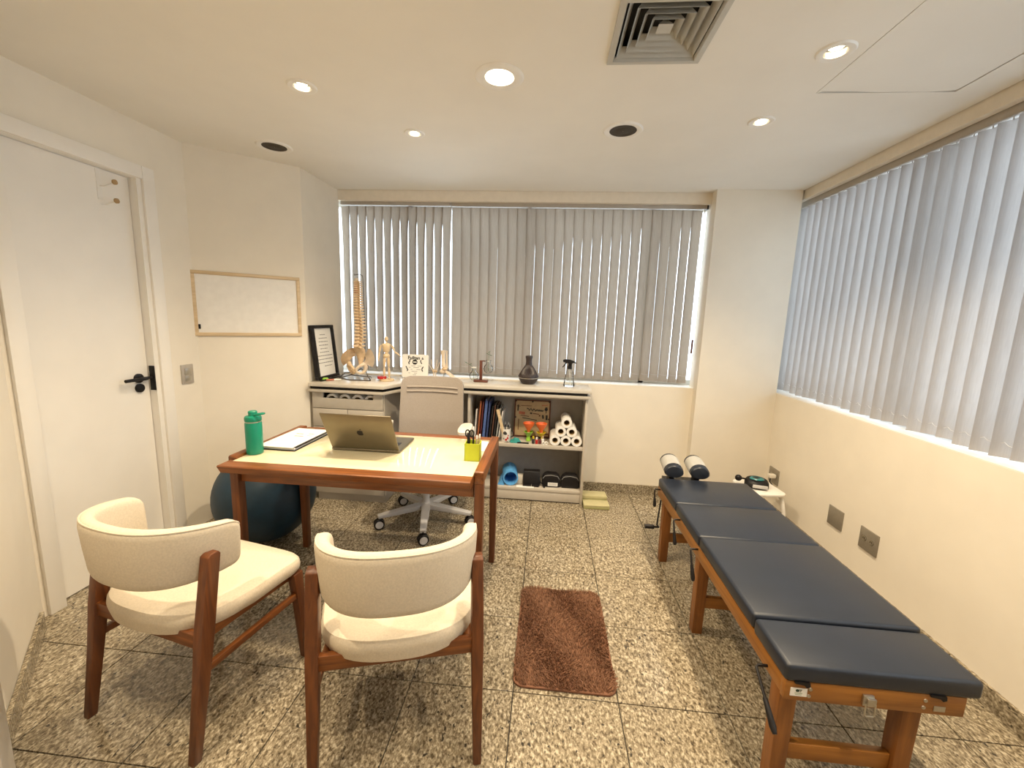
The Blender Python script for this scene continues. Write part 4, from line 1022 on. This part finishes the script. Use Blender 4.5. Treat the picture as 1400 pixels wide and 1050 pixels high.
def pouch(label, x, tag_):
    t = thing('black_pouch', label, 'pouch', (x, 1.785, LZ), 0, 'black rounded pouches')
    pts = [(-.068, 0), (.068, 0), (.074, .05), (.064, .09), (.035, .108), (-.035, .108), (-.064, .09), (-.074, .05)]
    MB().prism(pts, -.04, .04, Matrix(((1, 0, 0, 0), (0, 0, 1, 0), (0, 1, 0, 0), (0, 0, 0, 1)))).bevel(.012, 3).build('pouch_body', M_BLACK, t)
    MB().tube([(-.066, -.0405, .07), (-.05, -.0405, .092), (0, -.0405, .1), (.05, -.0405, .092), (.066, -.0405, .07)], .0022, 6).build('zip', M_GREYINK, t)
    if tag_:
        tg = MB().box((-.025, -.043, .012), (.052, -.041, .04)).build('paper_tag', M_PAPER, t, smooth=False)
        for z in (.019, .026, .033): MB().box((-.02, -.0434, z), (.046, -.043, z + .002)).build('print', M_GREYINK, tg, smooth=False)
pouch('black rounded pouch with a white tag on the lower shelf', .148, True)
pouch('plain black rounded pouch beside the shelf side panel', .297, False)
# stepped olive yoga blocks by the shelf
for x, y, z0, z1, lb, dx in ((.50, 1.69, 0.0, .032, 'olive-green foam block on the floor, in front, beside the shelf', 0), (.492, 1.80, 0, .06, 'olive-green foam block behind the lower one beside the shelf', 0)):
    t = thing('foam_block', lb, 'block', (x, y, 0), rad(2), 'olive foam blocks')
    MB().box((-.098, -.052, z0), (.098, .052, z0 + (z1 - z0) * .6)).bevel(.003).build('lower_layer', M_OLIVE, t)
    MB().box((-.098, -.052, z0 + (z1 - z0) * .6), (.098, .052, z1)).bevel(.003).build('upper_layer', M_OLIVE2, t)

# ------------------------------------------------------------------ office chair
oc = thing('office_chair', 'grey mesh office chair behind the desk with cream armrests', 'office chair', (-.722, 1.28, 0), rad(2))
mb = MB().lathe([(.030, .09), (.036, .10), (.036, .13), (.024, .14), (.024, .22)], n=20).build('hub', M_GREYPL, oc)
MB().lathe([(.016, .20), (.016, .42)], n=16).build('gas_lift', M_BLACK, oc)
for k in range(5):
    a = rad(-7 + 72 * k); ca, sa = math.cos(a), math.sin(a)
    MB().bar((.02 * ca, .02 * sa, .115), (.325 * ca, .325 * sa, .088), .060, .040, .038, .022).bevel(.004).build('base_arm', M_GREYPL, oc)
    cs = MB().tube([(.318 * ca, .318 * sa, .09), (.318 * ca, .318 * sa, .055)], .008, 8).build('caster', M_BLACK, oc)
    sw = .45
    ax = Matrix.Translation((.318 * ca, .318 * sa, .036)) @ Matrix.Rotation(sw, 4, 'Z') @ Matrix.Rotation(PI / 2, 4, 'X')
    for s in (-1, 1):
        MB().lathe([(.012, s * .006), (.032, s * .006), (.0355, s * .011), (.0355, s * .018), (.031, s * .023), (.001, s * .023)], n=20, m=ax).build('wheel', M_BLACK, cs)
        MB().lathe([(.025, s * .0232), (.024, s * .0255), (.001, s * .0255)], n=20, m=ax).build('wheel_cap', M_GREYPL, cs)
MB().pad((-.24, -.30, .43), (.24, .17, .50), .03, 4).build('seat', M_MESH, oc)
MB().box((-.12, -.16, .40), (.12, .1, .432)).bevel(.008).build('seat_mechanism', M_BLACK, oc)
# backrest: curved rounded panel with frame
def back_pt(u, v, off=0):   # u -1..1, v 0..1
    z = .545 + .445 * v
    y = .185 + .05 * v - .045 * (1 - u * u) * 0 + .05 * (1 - abs(u) ** 2) - .05
    return (u * (.232 - .012 * v), y - off + .045 * (0 if v > .3 else (.3 - v)), z)
def shape_back(off, th, inset, name, m, nu=18, nv=20):
    mb = MB(); g = []
    for side in (0, 1):
        rows = []
        for j in range(nv + 1):
            v = j / nv; row = []
            for i in range(nu + 1):
                u = -1 + 2 * i / nu
                # rounded rectangle clamp
                rx, rv = .26, .12
                uu, vv = u, v
                if abs(u) > 1 - rx and v > 1 - rv:
                    dx_ = (abs(u) - (1 - rx)) / rx; dv_ = (v - (1 - rv)) / rv; m_ = max(dx_, dv_); q = math.hypot(dx_, dv_)
                    if q > 0: uu = math.copysign((1 - rx) + rx * dx_ * m_ / q, u); vv = (1 - rv) + rv * dv_ * m_ / q
                uu *= (1 - inset); vv = inset + vv * (1 - 2 * inset)
                x, y, z = back_pt(uu, vv, off + (th if side else 0))
                row.append(mb.bm.verts.new((x, y, z)))
            rows.append(row)
        for a_, b_ in zip(rows[:-1], rows[1:]):
            for i in range(nu): mb.bm.faces.new((a_[i], a_[i + 1], b_[i + 1], b_[i]) if side else (a_[i], b_[i], b_[i + 1], a_[i + 1]))
        g.append(rows)
    A, B = g
    for j in range(nv):
        for i in (0, nu): mb.bm.faces.new((A[j][i], A[j + 1][i], B[j + 1][i], B[j][i]))
    for i in range(nu):
        for j in (0, nv): mb.bm.faces.new((A[j][i], A[j][i + 1], B[j][i + 1], B[j][i]))
    return mb.build(name, m, oc)
shape_back(0, .022, 0, 'backrest_frame', M_MESH)
shape_back(.0225, .002, .05, 'backrest_mesh', M_MESH)
for v in (.835, .765):
    mb = MB(); pts = []
    for i in range(17):
        u = -.82 + 1.64 * i / 16; x, y, z = back_pt(u, v, .026); pts.append((x, y, z))
    MB().tube(pts, .007, 8).xf(Matrix.Identity(4)).build('back_rib', M_MESH, oc)
MB().bar((0, .10, .41), (0, .225, .56), .07, .025).bevel(.004).build('back_bracket', M_GREYPL, oc)
for s in (-1, 1):
    MB().bar((s * .20, -.02, .43), (s * .275, -.02, .50), .05, .025).bevel(.003).build('arm_bracket', M_GREYPL, oc)
    MB().tube([(s * .275, -.02, .47), (s * .275, -.03, .675)], [.024, .021], 12).build('arm_post', M_GREYPL, oc)
    loops = []
    for z, q in ((.672, .85), (.678, 1.0), (.694, 1.0), (.700, .9)):
        loops.append([(s * .275 + .044 * q * math.copysign(abs(math.cos(t)) ** .7, math.cos(t)), -.05 + .125 * q * math.copysign(abs(math.sin(t)) ** .8, math.sin(t)), z) for t in [2 * PI * k / 24 for k in range(24)]])
    MB().loft(loops).build('armrest', M_CREAMPL, oc)

# ------------------------------------------------------------------ things on the counter
TZ = CZ + .0005
# black framed certificate leaning on the side wall
fr = thing('framed_text', 'tall black frame with a white printed text page leaning on the wall', 'picture frame', (-1.608, 1.655, TZ), PI / 2 - .02)
FT = Matrix.Translation((0, 0, .008)) @ Matrix.Rotation(rad(-6), 4, 'X')
FW, FH = .152, .405
MB().box((-FW + .01, .003, .01), (FW - .01, .010, FH - .01)).xf(FT).build('page', M_PAPER, fr, smooth=False)
for a, b in (((-FW, -.01, 0), (FW, .014, .022)), ((-FW, -.01, FH - .024), (FW, .014, FH)), ((-FW, -.0095, .022), (-FW + .038, .014, FH - .024)), ((FW - .032, -.0095, .022), (FW, .014, FH - .024))):
    MB().box(a, b).xf(FT).bevel(.002).build('frame_rail', M_BLACK, fr)
rs = random.Random(11)
for k, w_ in enumerate((.035, .055, .06, .06, .05, .06, .105, .105, .10, .05)):
    z = FH - .075 - k * .0265; x = -w_
    xo = .0 if k < 9 else .03
    while x < w_:
        q = rs.uniform(.010, .026)
        MB().box((x + xo, .0022, z), (min(x + q, w_) + xo, .003, z + .006)).xf(FT).build('print', M_GREYINK, fr, smooth=False)
        x += q + .006
MB().box((-.14, -.03, 0), (.16, -.012, .008)).bevel(.002).build('foot_strip', M_BLACK, fr)

# highlighter and red pen at the counter edge
hl = thing('highlighter', 'lime green highlighter lying at the counter corner before the black frame', 'highlighter', (-1.600, 1.575, TZ), rad(25))
MB().pad((-.032, -.016, 0), (.032, .016, .02), .007, 3).build('body', M_LGREEN, hl)
MB().box((-.03, -.012, 0), (.03, .012, .003)).build('base_strip', M_BLACK, hl, smooth=False)
rp = thing('red_pen', 'red and white marker lying on the counter by the highlighter', 'marker', (-1.545, 1.58, TZ + .006), rad(32))
MB().tube([(-.035, 0, 0), (.02, 0, 0)], .0065, 10).build('barrel', M_DISC, rp)
MB().tube([(.02, 0, 0), (.07, 0, 0)], .006, 10).build('cap', M_WHITE, rp)
MB().tube([(-.05, 0, 0), (-.035, 0, 0)], [.002, .006], 10).build('tip', M_BLACK, rp)

# spine model with pelvis on a wire stand
sm = thing('spine_model', 'anatomical spine and pelvis model on a wire stand by the window', 'spine model', (-1.385, 1.70, TZ))
def blob(mb, c, r, sc, R=None, n=8):
    q = bmesh.ops.create_uvsphere(mb.bm, u_segments=n * 2, v_segments=n, radius=r)
    m_ = Matrix.Translation(c) @ (R.to_4x4() if R is not None else Matrix.Identity(4)) @ Matrix.Diagonal((*sc, 1))
    bmesh.ops.transform(mb.bm, matrix=m_, verts=q['verts'])
NV = 24
def spine_pt(t):    # t 0 bottom .. 1 top
    z = .245 + .505 * t
    y = .018 * math.sin(t * PI * 2.2 + .4)
    x = -.012 + .016 * math.sin(t * PI * 1.1) + .012 * t
    return Vector((x, y, z))
ts = [0]
for k in range(NV): ts.append(ts[-1] + (1.0 - .55 * k / NV))
ts = [t / ts[-1] for t in ts]
for k in range(NV):
    t0, t1 = ts[k], ts[k + 1]; p0, p1 = spine_pt(t0), spine_pt(t1); c = (p0 + p1) / 2; h_ = (p1 - p0).length
    r = .031 - .011 * k / NV
    mb = MB()
    mb.lathe([(r * .9, -h_ * .36), (r * .98, -h_ * .30), (r * .84, 0), (r * .98, h_ * .30), (r * .9, h_ * .36)], c, 14)
    # arch, spinous and transverse processes turned to the room side
    dirv = Vector((.75, -.65, 0)).normalized(); side = Vector((.65, .75, 0))
    b0 = c + dirv * r * .7; mb.tube([b0, c + dirv * r * 1.7 + Vector((0, 0, -h_ * .25)), c + dirv * r * 2.1 + Vector((0, 0, -h_ * .55))], [r * .42, r * .32, r * .16], 6)
    for s in (-1, 1):
        mb.tube([c + dirv * r * .8, c + dirv * r * .9 + side * s * r * 1.0, c + dirv * r * .8 + side * s * r * 1.6 + Vector((0, 0, h_ * .1))], [r * .35, r * .28, r * .14], 6)
    vb = mb.build('vertebra', M_BONE, sm)
    if k < NV - 1:
        MB().lathe([(r * .9, h_ * .36), (r * .96, h_ * .42), (r * .96, h_ * .58), (r * .9, h_ * .64)], c, 14).build('disc', M_DISC if k > 16 else M_BONEL, vb)
# pelvis: two hip bones, sacrum
def hip(s, m_):
    mb = MB(); rows = []
    # iliac wing as a curved shell
    for j in range(9):
        v = j / 8; row = []
        for i in range(11):
            u = i / 10
            ang_ = -.5 + 1.75 * u
            rr = .035 + .085 * v * (1 - .18 * abs(u - .45))
            x = s * (.026 + rr * math.cos(ang_) * .92); z = .150 + rr * math.sin(ang_) * .88
            y = -.035 + .07 * u + .025 * v * v - .03 * math.sin(PI * u) * v
            row.append(mb.bm.verts.new((x, y, z)))
        rows.append(row)
    for a_, b_ in zip(rows[:-1], rows[1:]):
        for i in range(10): mb.bm.faces.new((a_[i], a_[i + 1], b_[i + 1], b_[i]))
    bmesh.ops.solidify(mb.bm, geom=mb.bm.faces[:], thickness=.008)
    # pubis and ischium ring round the opening
    ring_ = [(s * .060, -.03, .130), (s * .068, -.02, .105), (s * .060, -.018, .075), (s * .042, -.02, .055), (s * .022, -.035, .052), (s * .008, -.055, .068), (s * .010, -.062, .088), (s * .030, -.058, .108), (s * .052, -.04, .122), (s * .060, -.03, .130)]
    mb.tube(ring_, [.015, .016, .014, .013, .011, .010, .011, .011, .014, .015], 8)
    return mb.build('hip_bone', m_, sm)
hip(-1, M_BONE); hip(1, M_BONEL)
mb = MB(); mb.loft([[(w_ * math.cos(2 * PI * k / 14), y_ + .016 * math.sin(2 * PI * k / 14), z_) for k in range(14)] for w_, y_, z_ in ((.008, .03, .105), (.018, .04, .13), (.030, .045, .165), (.042, .035, .205), (.046, .018, .235), (.034, .005, .25))])
mb.build('sacrum', M_BONE, sm)
# wire stand: closed frame on the counter, post, rod with hook on top
wr = MB().tube([(-.16, -.0, .004), (-.03, -.075, .004), (.12, -.06, .004), (.09, .02, .02), (-.10, .07, .02), (-.16, 0, .004)], .004, 8)
wr.tube([(.12, -.06, .004), (.075, -.02, .045), (.06, .0, .06), (.0, .05, .08), (-.10, .07, .02)], .004, 8)
wr.tube([(.06, .0, .06), (-.12, .02, .045), (-.16, 0, .004)], .0035, 8)
wr.build('wire_stand', M_DKMETAL, sm)
MB().tube([(.03, .05, .07), (.035, .05, .4), (.034, .035, .77), (.034, .03, .79), (.018, .02, .80), (-.002, .0, .795), (-.008, -.012, .79), (-.012, -.016, .80)], .003, 8).build('support_rod', M_DKMETAL, sm)
MB().lathe([(.012, .748), (.017, .755), (.015, .768), (.004, .772)], spine_pt(1) - Vector((0, 0, .75)), 14).build('skull_base', M_BONEL, sm)

# wooden drawing mannequin, standing
mn = thing('artist_mannequin', 'small jointed wooden mannequin figure standing on the counter', 'mannequin', (-1.160, 1.70, TZ), rad(14))
mn.scale = (1.22, 1.22, 1.03)
MB().lathe([(.001, 0), (.045, 0), (.046, .004), (.046, .010), (.042, .014), (.001, .014)], n=28).build('base_disc', M_PINE, mn)
MB().lathe([(.047, .016), (.047, .033), (.001, .033)], n=24).xf(Matrix.Translation((-.03, 0, -.001)) @ Matrix.Diagonal((.6, .6, 1, 1))).build('red_block', M_RED, mn)
MB().sphere((0, 0, .312), .014, (.85, .95, 1.35)).build('head', M_PINE, mn)
MB().tube([(0, 0, .280), (0, 0, .295)], .005, 8).build('neck', M_PINE, mn)
MB().loft([[(w_ * math.cos(2 * PI * k / 16), d_ * math.sin(2 * PI * k / 16), z_) for k in range(16)] for w_, d_, z_ in ((.014, .010, .215), (.020, .014, .225), (.026, .016, .255), (.029, .015, .272), (.016, .010, .281))]).build('chest', M_PINE, mn)
MB().sphere((0, 0, .208), .011).build('waist', M_PINE, mn)
MB().loft([[(w_ * math.cos(2 * PI * k / 16), d_ * math.sin(2 * PI * k / 16), z_) for k in range(16)] for w_, d_, z_ in ((.012, .010, .170), (.021, .014, .180), (.020, .013, .195), (.012, .010, .203))]).build('hips', M_PINE, mn)
def limb(p, q, r1, r2, n_): MB().tube([Vector(p), Vector(p).lerp(Vector(q), .3), Vector(p).lerp(Vector(q), .8), Vector(q)], [r1 * .6, r1, r2, r2 * .6], 10).build(n_, M_PINE, mn)
for s in (-1, 1):
    limb((s * .012, 0, .175), (s * .014, -.002, .100), .010, .007, 'thigh'); limb((s * .014, -.002, .098), (s * .016, .0, .026), .008, .006, 'shin')
    MB().sphere((s * .017, -.010, .020), .009, (.8, 1.8, .7), 8).build('foot', M_PINE, mn)
limb((-.033, 0, .268), (-.042, 0, .215), .007, .006, 'upper_arm'); limb((-.042, 0, .213), (-.046, -.008, .165), .006, .005, 'forearm')
limb((.033, 0, .268), (.050, -.004, .222), .007, .006, 'upper_arm'); limb((.050, -.004, .220), (.080, -.014, .195), .006, .005, 'forearm')
MB().sphere((-.046, -.010, .156), .007, (.6, .8, 1.5), 8).build('hand', M_PINE, mn); MB().sphere((.088, -.016, .188), .007, (1.4, .7, .8), 8).build('hand', M_PINE, mn)

# white square sign
sg = thing('printed_sign', 'square white sign with black lettering and leaf sprays on the counter', 'sign', (-1.003, 1.90, TZ), rad(3))
sT = Matrix.Translation((0, 0, .002)) @ Matrix.Rotation(rad(-8), 4, 'X')
MB().prism(rrect(.108, .095, .014), 0, .008, Matrix(((1, 0, 0, 0), (0, 0, 1, 0), (0, 1, 0, .096), (0, 0, 0, 1)))).xf(sT).build('plaque', M_PAPER, sg)
def sg_text(s_, size, x, z, m_=M_INK, b_=.0006):
    o = text_mesh('lettering', s_, size, m_, sg, (0, 0, 0), (0, 0, 0), bold=b_)
    o.matrix_local = sT @ Matrix.Translation((x, -.0006, z)) @ Matrix.Rotation(PI / 2, 4, 'X')
sg_text('Fulltan', .038, -.012, .150, b_=.0012); sg_text('&', .026, .060, .150)
MB().lathe([(.0, 0), (.021, 0), (.021, .001)], (-.003, -.0002, .128), 24, Matrix.Rotation(PI / 2, 4, 'X')).xf(sT).build('badge', M_INK, sg)
MB().box((-.017, -.0018, .124), (.011, -.001, .132)).xf(sT).build('badge_band', M_PAPER, sg, smooth=False)
for (x, z, a) in ((-.045, .143, .3), (-.05, .128, 1.0), (-.052, .117, -.5), (.045, .138, .2), (.05, .122, -.6), (-.072, .085, -.5), (-.066, .073, -.4), (-.062, .060, .5), (.063, .085, .5), (.058, .075, .2), (.060, .060, -.5)):
    MB().sphere((0, 0, 0), .0085, (.55, .06, 1.2), 6).xf(sT @ Matrix.Translation((x, -.0006, z)) @ Matrix.Rotation(a, 4, 'Y')).build('leaf_print', M_INK, sg)
rs = random.Random(2)
for k in range(16):
    x = rs.uniform(-.05, .04); z = (.095, .082, .066, .05, .036, .022)[k % 6]; w_ = rs.uniform(.012, .034)
    MB().box((x - w_ / 2, -.0007, z), (x + w_ / 2, -.0001, z + .0035)).xf(sT).build('print', M_GREYINK, sg, smooth=False)

# hand skeleton model standing behind the sign
hs = thing('hand_model', 'standing skeletal hand model just beside the square sign', 'anatomical model', (-.850, 1.95, TZ), rad(-10))
hs.scale = (1.15, 1.15, 1.05)
MB().box((-.02, -.02, 0), (.02, .02, .006)).bevel(.001).build('stand', M_WHITE, hs)
for dx in (-.007, .007): MB().tube([(dx, 0, .006), (dx * 1.1, 0, .045)], .004, 8).build('forearm_bone', M_BONEL, hs)
mb = MB()
for k in range(8):
    mb.sphere((-.013 + .009 * (k % 4), 0, .050 + .008 * (k // 4)), .0056, n=6)
mb.build('wrist_bones', M_BONE, hs)
for k, (dx, ln, an) in enumerate(((-.017, .055, -.55), (-.010, .088, -.20), (-.001, .098, -.02), (.008, .090, .15), (.016, .072, .34))):
    p_ = Vector((dx, 0, .060)); d_ = Vector((math.sin(an), -.05, math.cos(an))); f_ = [0, .38, .62, .82, 1.0] if k else [0, .45, .75, 1.0]
    mb = MB()
    for a_, b_ in zip(f_[:-1], f_[1:]):
        a1 = p_ + d_ * ln * a_; b1 = p_ + d_ * ln * (b_ - .02); mb.tube([a1, a1.lerp(b1, .2), a1.lerp(b1, .8), b1], [.0036, .0026, .0024, .0034], 6)
    mb.build('finger_bones', M_BONEL, hs)

# foot and ankle model
fm = thing('foot_model', 'skeletal foot and ankle model on the counter', 'anatomical model', (-.755, 1.93, TZ), rad(-20))
fm.scale = (1.3, 1.3, 1.02)
MB().box((-.03, -.03, 0), (.02, .02, .006)).bevel(.001).build('stand', M_WHITE, fm)
MB().tube([(-.012, 0, .006), (-.012, 0, .06)], .003, 8).build('stand_rod', M_STEEL, fm)
MB().tube([(-.012, 0, .095), (-.015, 0, .13), (-.018, 0, .19), (-.017, 0, .228)], [.016, .011, .012, .017], 12).build('shin_bone', M_BONEL, fm)
MB().tube([(.010, .004, .09), (.008, .004, .13), (.006, .004, .21), (.008, .004, .226)], [.008, .005, .005, .007], 10).build('calf_bone', M_BONEL, fm)
MB().sphere((-.006, 0, .082), .019, (1.1, .9, .8), 8).build('ankle_bone', M_BONE, fm)
MB().sphere((-.022, .004, .058), .020, (1.1, .9, 1.0), 8).build('heel_bone', M_BONEL, fm)
for k in range(5):
    dy = -.018 + .009 * k
    MB().tube([(.010, dy * .7, .062 - .002 * k), (.040, dy, .040 - .002 * k), (.066 - .003 * k, dy * 1.25, .018), (.082 - .006 * k, dy * 1.3, .009)], [.009, .0055, .0055, .004], 8).build('toe_bones', M_BONEL, fm)

# round glass flask with a sprig, and a hanging vase on a wooden stand
def sprig(par, pts, leaves):
    MB().tube(pts, .0014, 6).build('stem', M_LEAF, par)
    for x, y, z, a in leaves:
        MB().sphere((0, 0, 0), .011, (1.25, .7, .18), 6).xf(Matrix.Translation((x, y, z)) @ Matrix.Rotation(a, 4, 'Y')).build('leaf', M_LEAF, par)
fk = thing('glass_flask', 'small round glass flask with a sprig, standing beside the wooden stand', 'vase', (-.520, 1.945, TZ))
FL = [(.001, .001), (.018, .001), (.032, .012), (.038, .034), (.032, .056), (.018, .070), (.015, .088), (.019, .098), (.021, .102)]
def flask(t):
    MB().lathe(FL + [(.019, .102), (.013, .088), (.016, .070), (.030, .055), (.036, .034), (.030, .014), (.001, .004)], n=28, caps=False).build('glass_body', M_GLASS, t)
flask(fk)
MB().lathe([(.0195, .098), (.0225, .100), (.0225, .104), (.0195, .106), (.0195, .098)], n=28, caps=False).build('rim', M_WHITE, fk)
sprig(fk, [(0, 0, .01), (-.005, 0, .07), (-.02, 0, .115), (-.062, 0, .138)], [(-.066, 0, .140, .4), (-.03, 0, .128, -.5)])
ws = thing('vase_stand', 'dark wooden stand with an upright arm holding a hanging glass bulb', 'stand', (-.448, 1.86, TZ))
MB().pad((-.056, -.03, 0), (.056, .03, .016), .005, 2).build('foot', M_BROWN, ws)
MB().box((-.012, -.008, .016), (.010, .008, .172)).bevel(.002).build('post', M_BROWN, ws)
MB().box((-.012, -.006, .163), (.034, .006, .172)).bevel(.002).build('arm', M_BROWN, ws)
hv = thing('hanging_vase', 'round glass bulb vase hanging from the wooden stand arm', 'vase', (-.448 + .058, 1.86, TZ + .074), 0)
flask(hv)
sprig(hv, [(0, 0, .01), (.0, 0, .09), (.004, 0, .15), (.010, 0, .165)], [(.016, 0, .142, .3), (.004, 0, .168, -.6), (-.008, 0, .152, .4)])
# bulb's neck rests in the arm ring
MB().tube([(.058 + .024 * math.cos(t), .024 * math.sin(t), .168) for t in [2 * PI * k / 18 for k in range(19)]], .0022, 6).build('arm_ring', M_STEEL, ws)

# aroma diffuser
ad_ = thing('aroma_diffuser', 'dark brown ribbed teardrop diffuser on the counter before the blind', 'diffuser', (-.070, 1.885, TZ))
MB().lathe([(.001, 0), (.048, 0), (.060, .012), (.076, .036), (.078, .046)], n=40).build('base', M_VASE, ad_)
MB().lathe([(.0785, .046), (.0785, .051)], n=40).build('trim_ring', M_STEEL, ad_)
loops = []
NN = 80
for r, z, d_ in ((.079, .051, 0), (.080, .060, .0015), (.066, .085, .0022), (.048, .115, .0022), (.034, .140, .001), (.027, .150, 0)):
    loops.append([((r + (d_ if k % 2 else -d_)) * math.cos(2 * PI * k / NN), (r + (d_ if k % 2 else -d_)) * math.sin(2 * PI * k / NN), z) for k in range(NN)])
MB().loft(loops).build('ribbed_body', M_VASE, ad_)
MB().lathe([(.027, .150), (.024, .175), (.025, .195), (.030, .212), (.027, .222), (.016, .224), (.014, .216), (.001, .215)], n=32).build('neck', M_VASE, ad_)

# spray bottle
sb = thing('spray_bottle', 'clear spray bottle with a black trigger head at the counter end', 'spray bottle', (.250, 1.84, TZ), rad(4))
MB().lathe([(.001, .001), (.040, .001), (.043, .006), (.043, .015), (.032, .07), (.026, .115), (.016, .130), (.015, .140)], n=28).build('bottle_body', M_GLASS, sb)
MB().lathe([(.001, .004), (.038, .004), (.040, .012), (.034, .045), (.001, .045)], n=28).build('liquid', glassy('water', (0.97, 0.99, 1.0)), sb)
MB().lathe([(.018, .136), (.018, .158), (.014, .162)], n=20).build('collar', M_BLACK, sb)
hd = MB().prism([(-.055, .205), (-.052, .188), (-.030, .186), (-.012, .178), (-.014, .160), (.014, .160), (.016, .180), (.030, .186), (.048, .178), (.050, .184), (.030, .200), (.0, .210), (-.035, .212)], -.010, .010,
          Matrix(((1, 0, 0, 0), (0, 0, 1, 0), (0, 1, 0, 0), (0, 0, 0, 1)))).bevel(.003).build('spray_head', M_BLACK, sb)
MB().tube([(-.028, 0, .190), (-.038, 0, .170), (-.056, 0, .148)], [.006, .005, .004], 8).build('trigger', M_BLACK, sb)
MB().tube([(0, 0, .158), (.004, 0, .08), (.012, 0, .008)], .0018, 6).build('dip_tube', M_WHITE, sb)
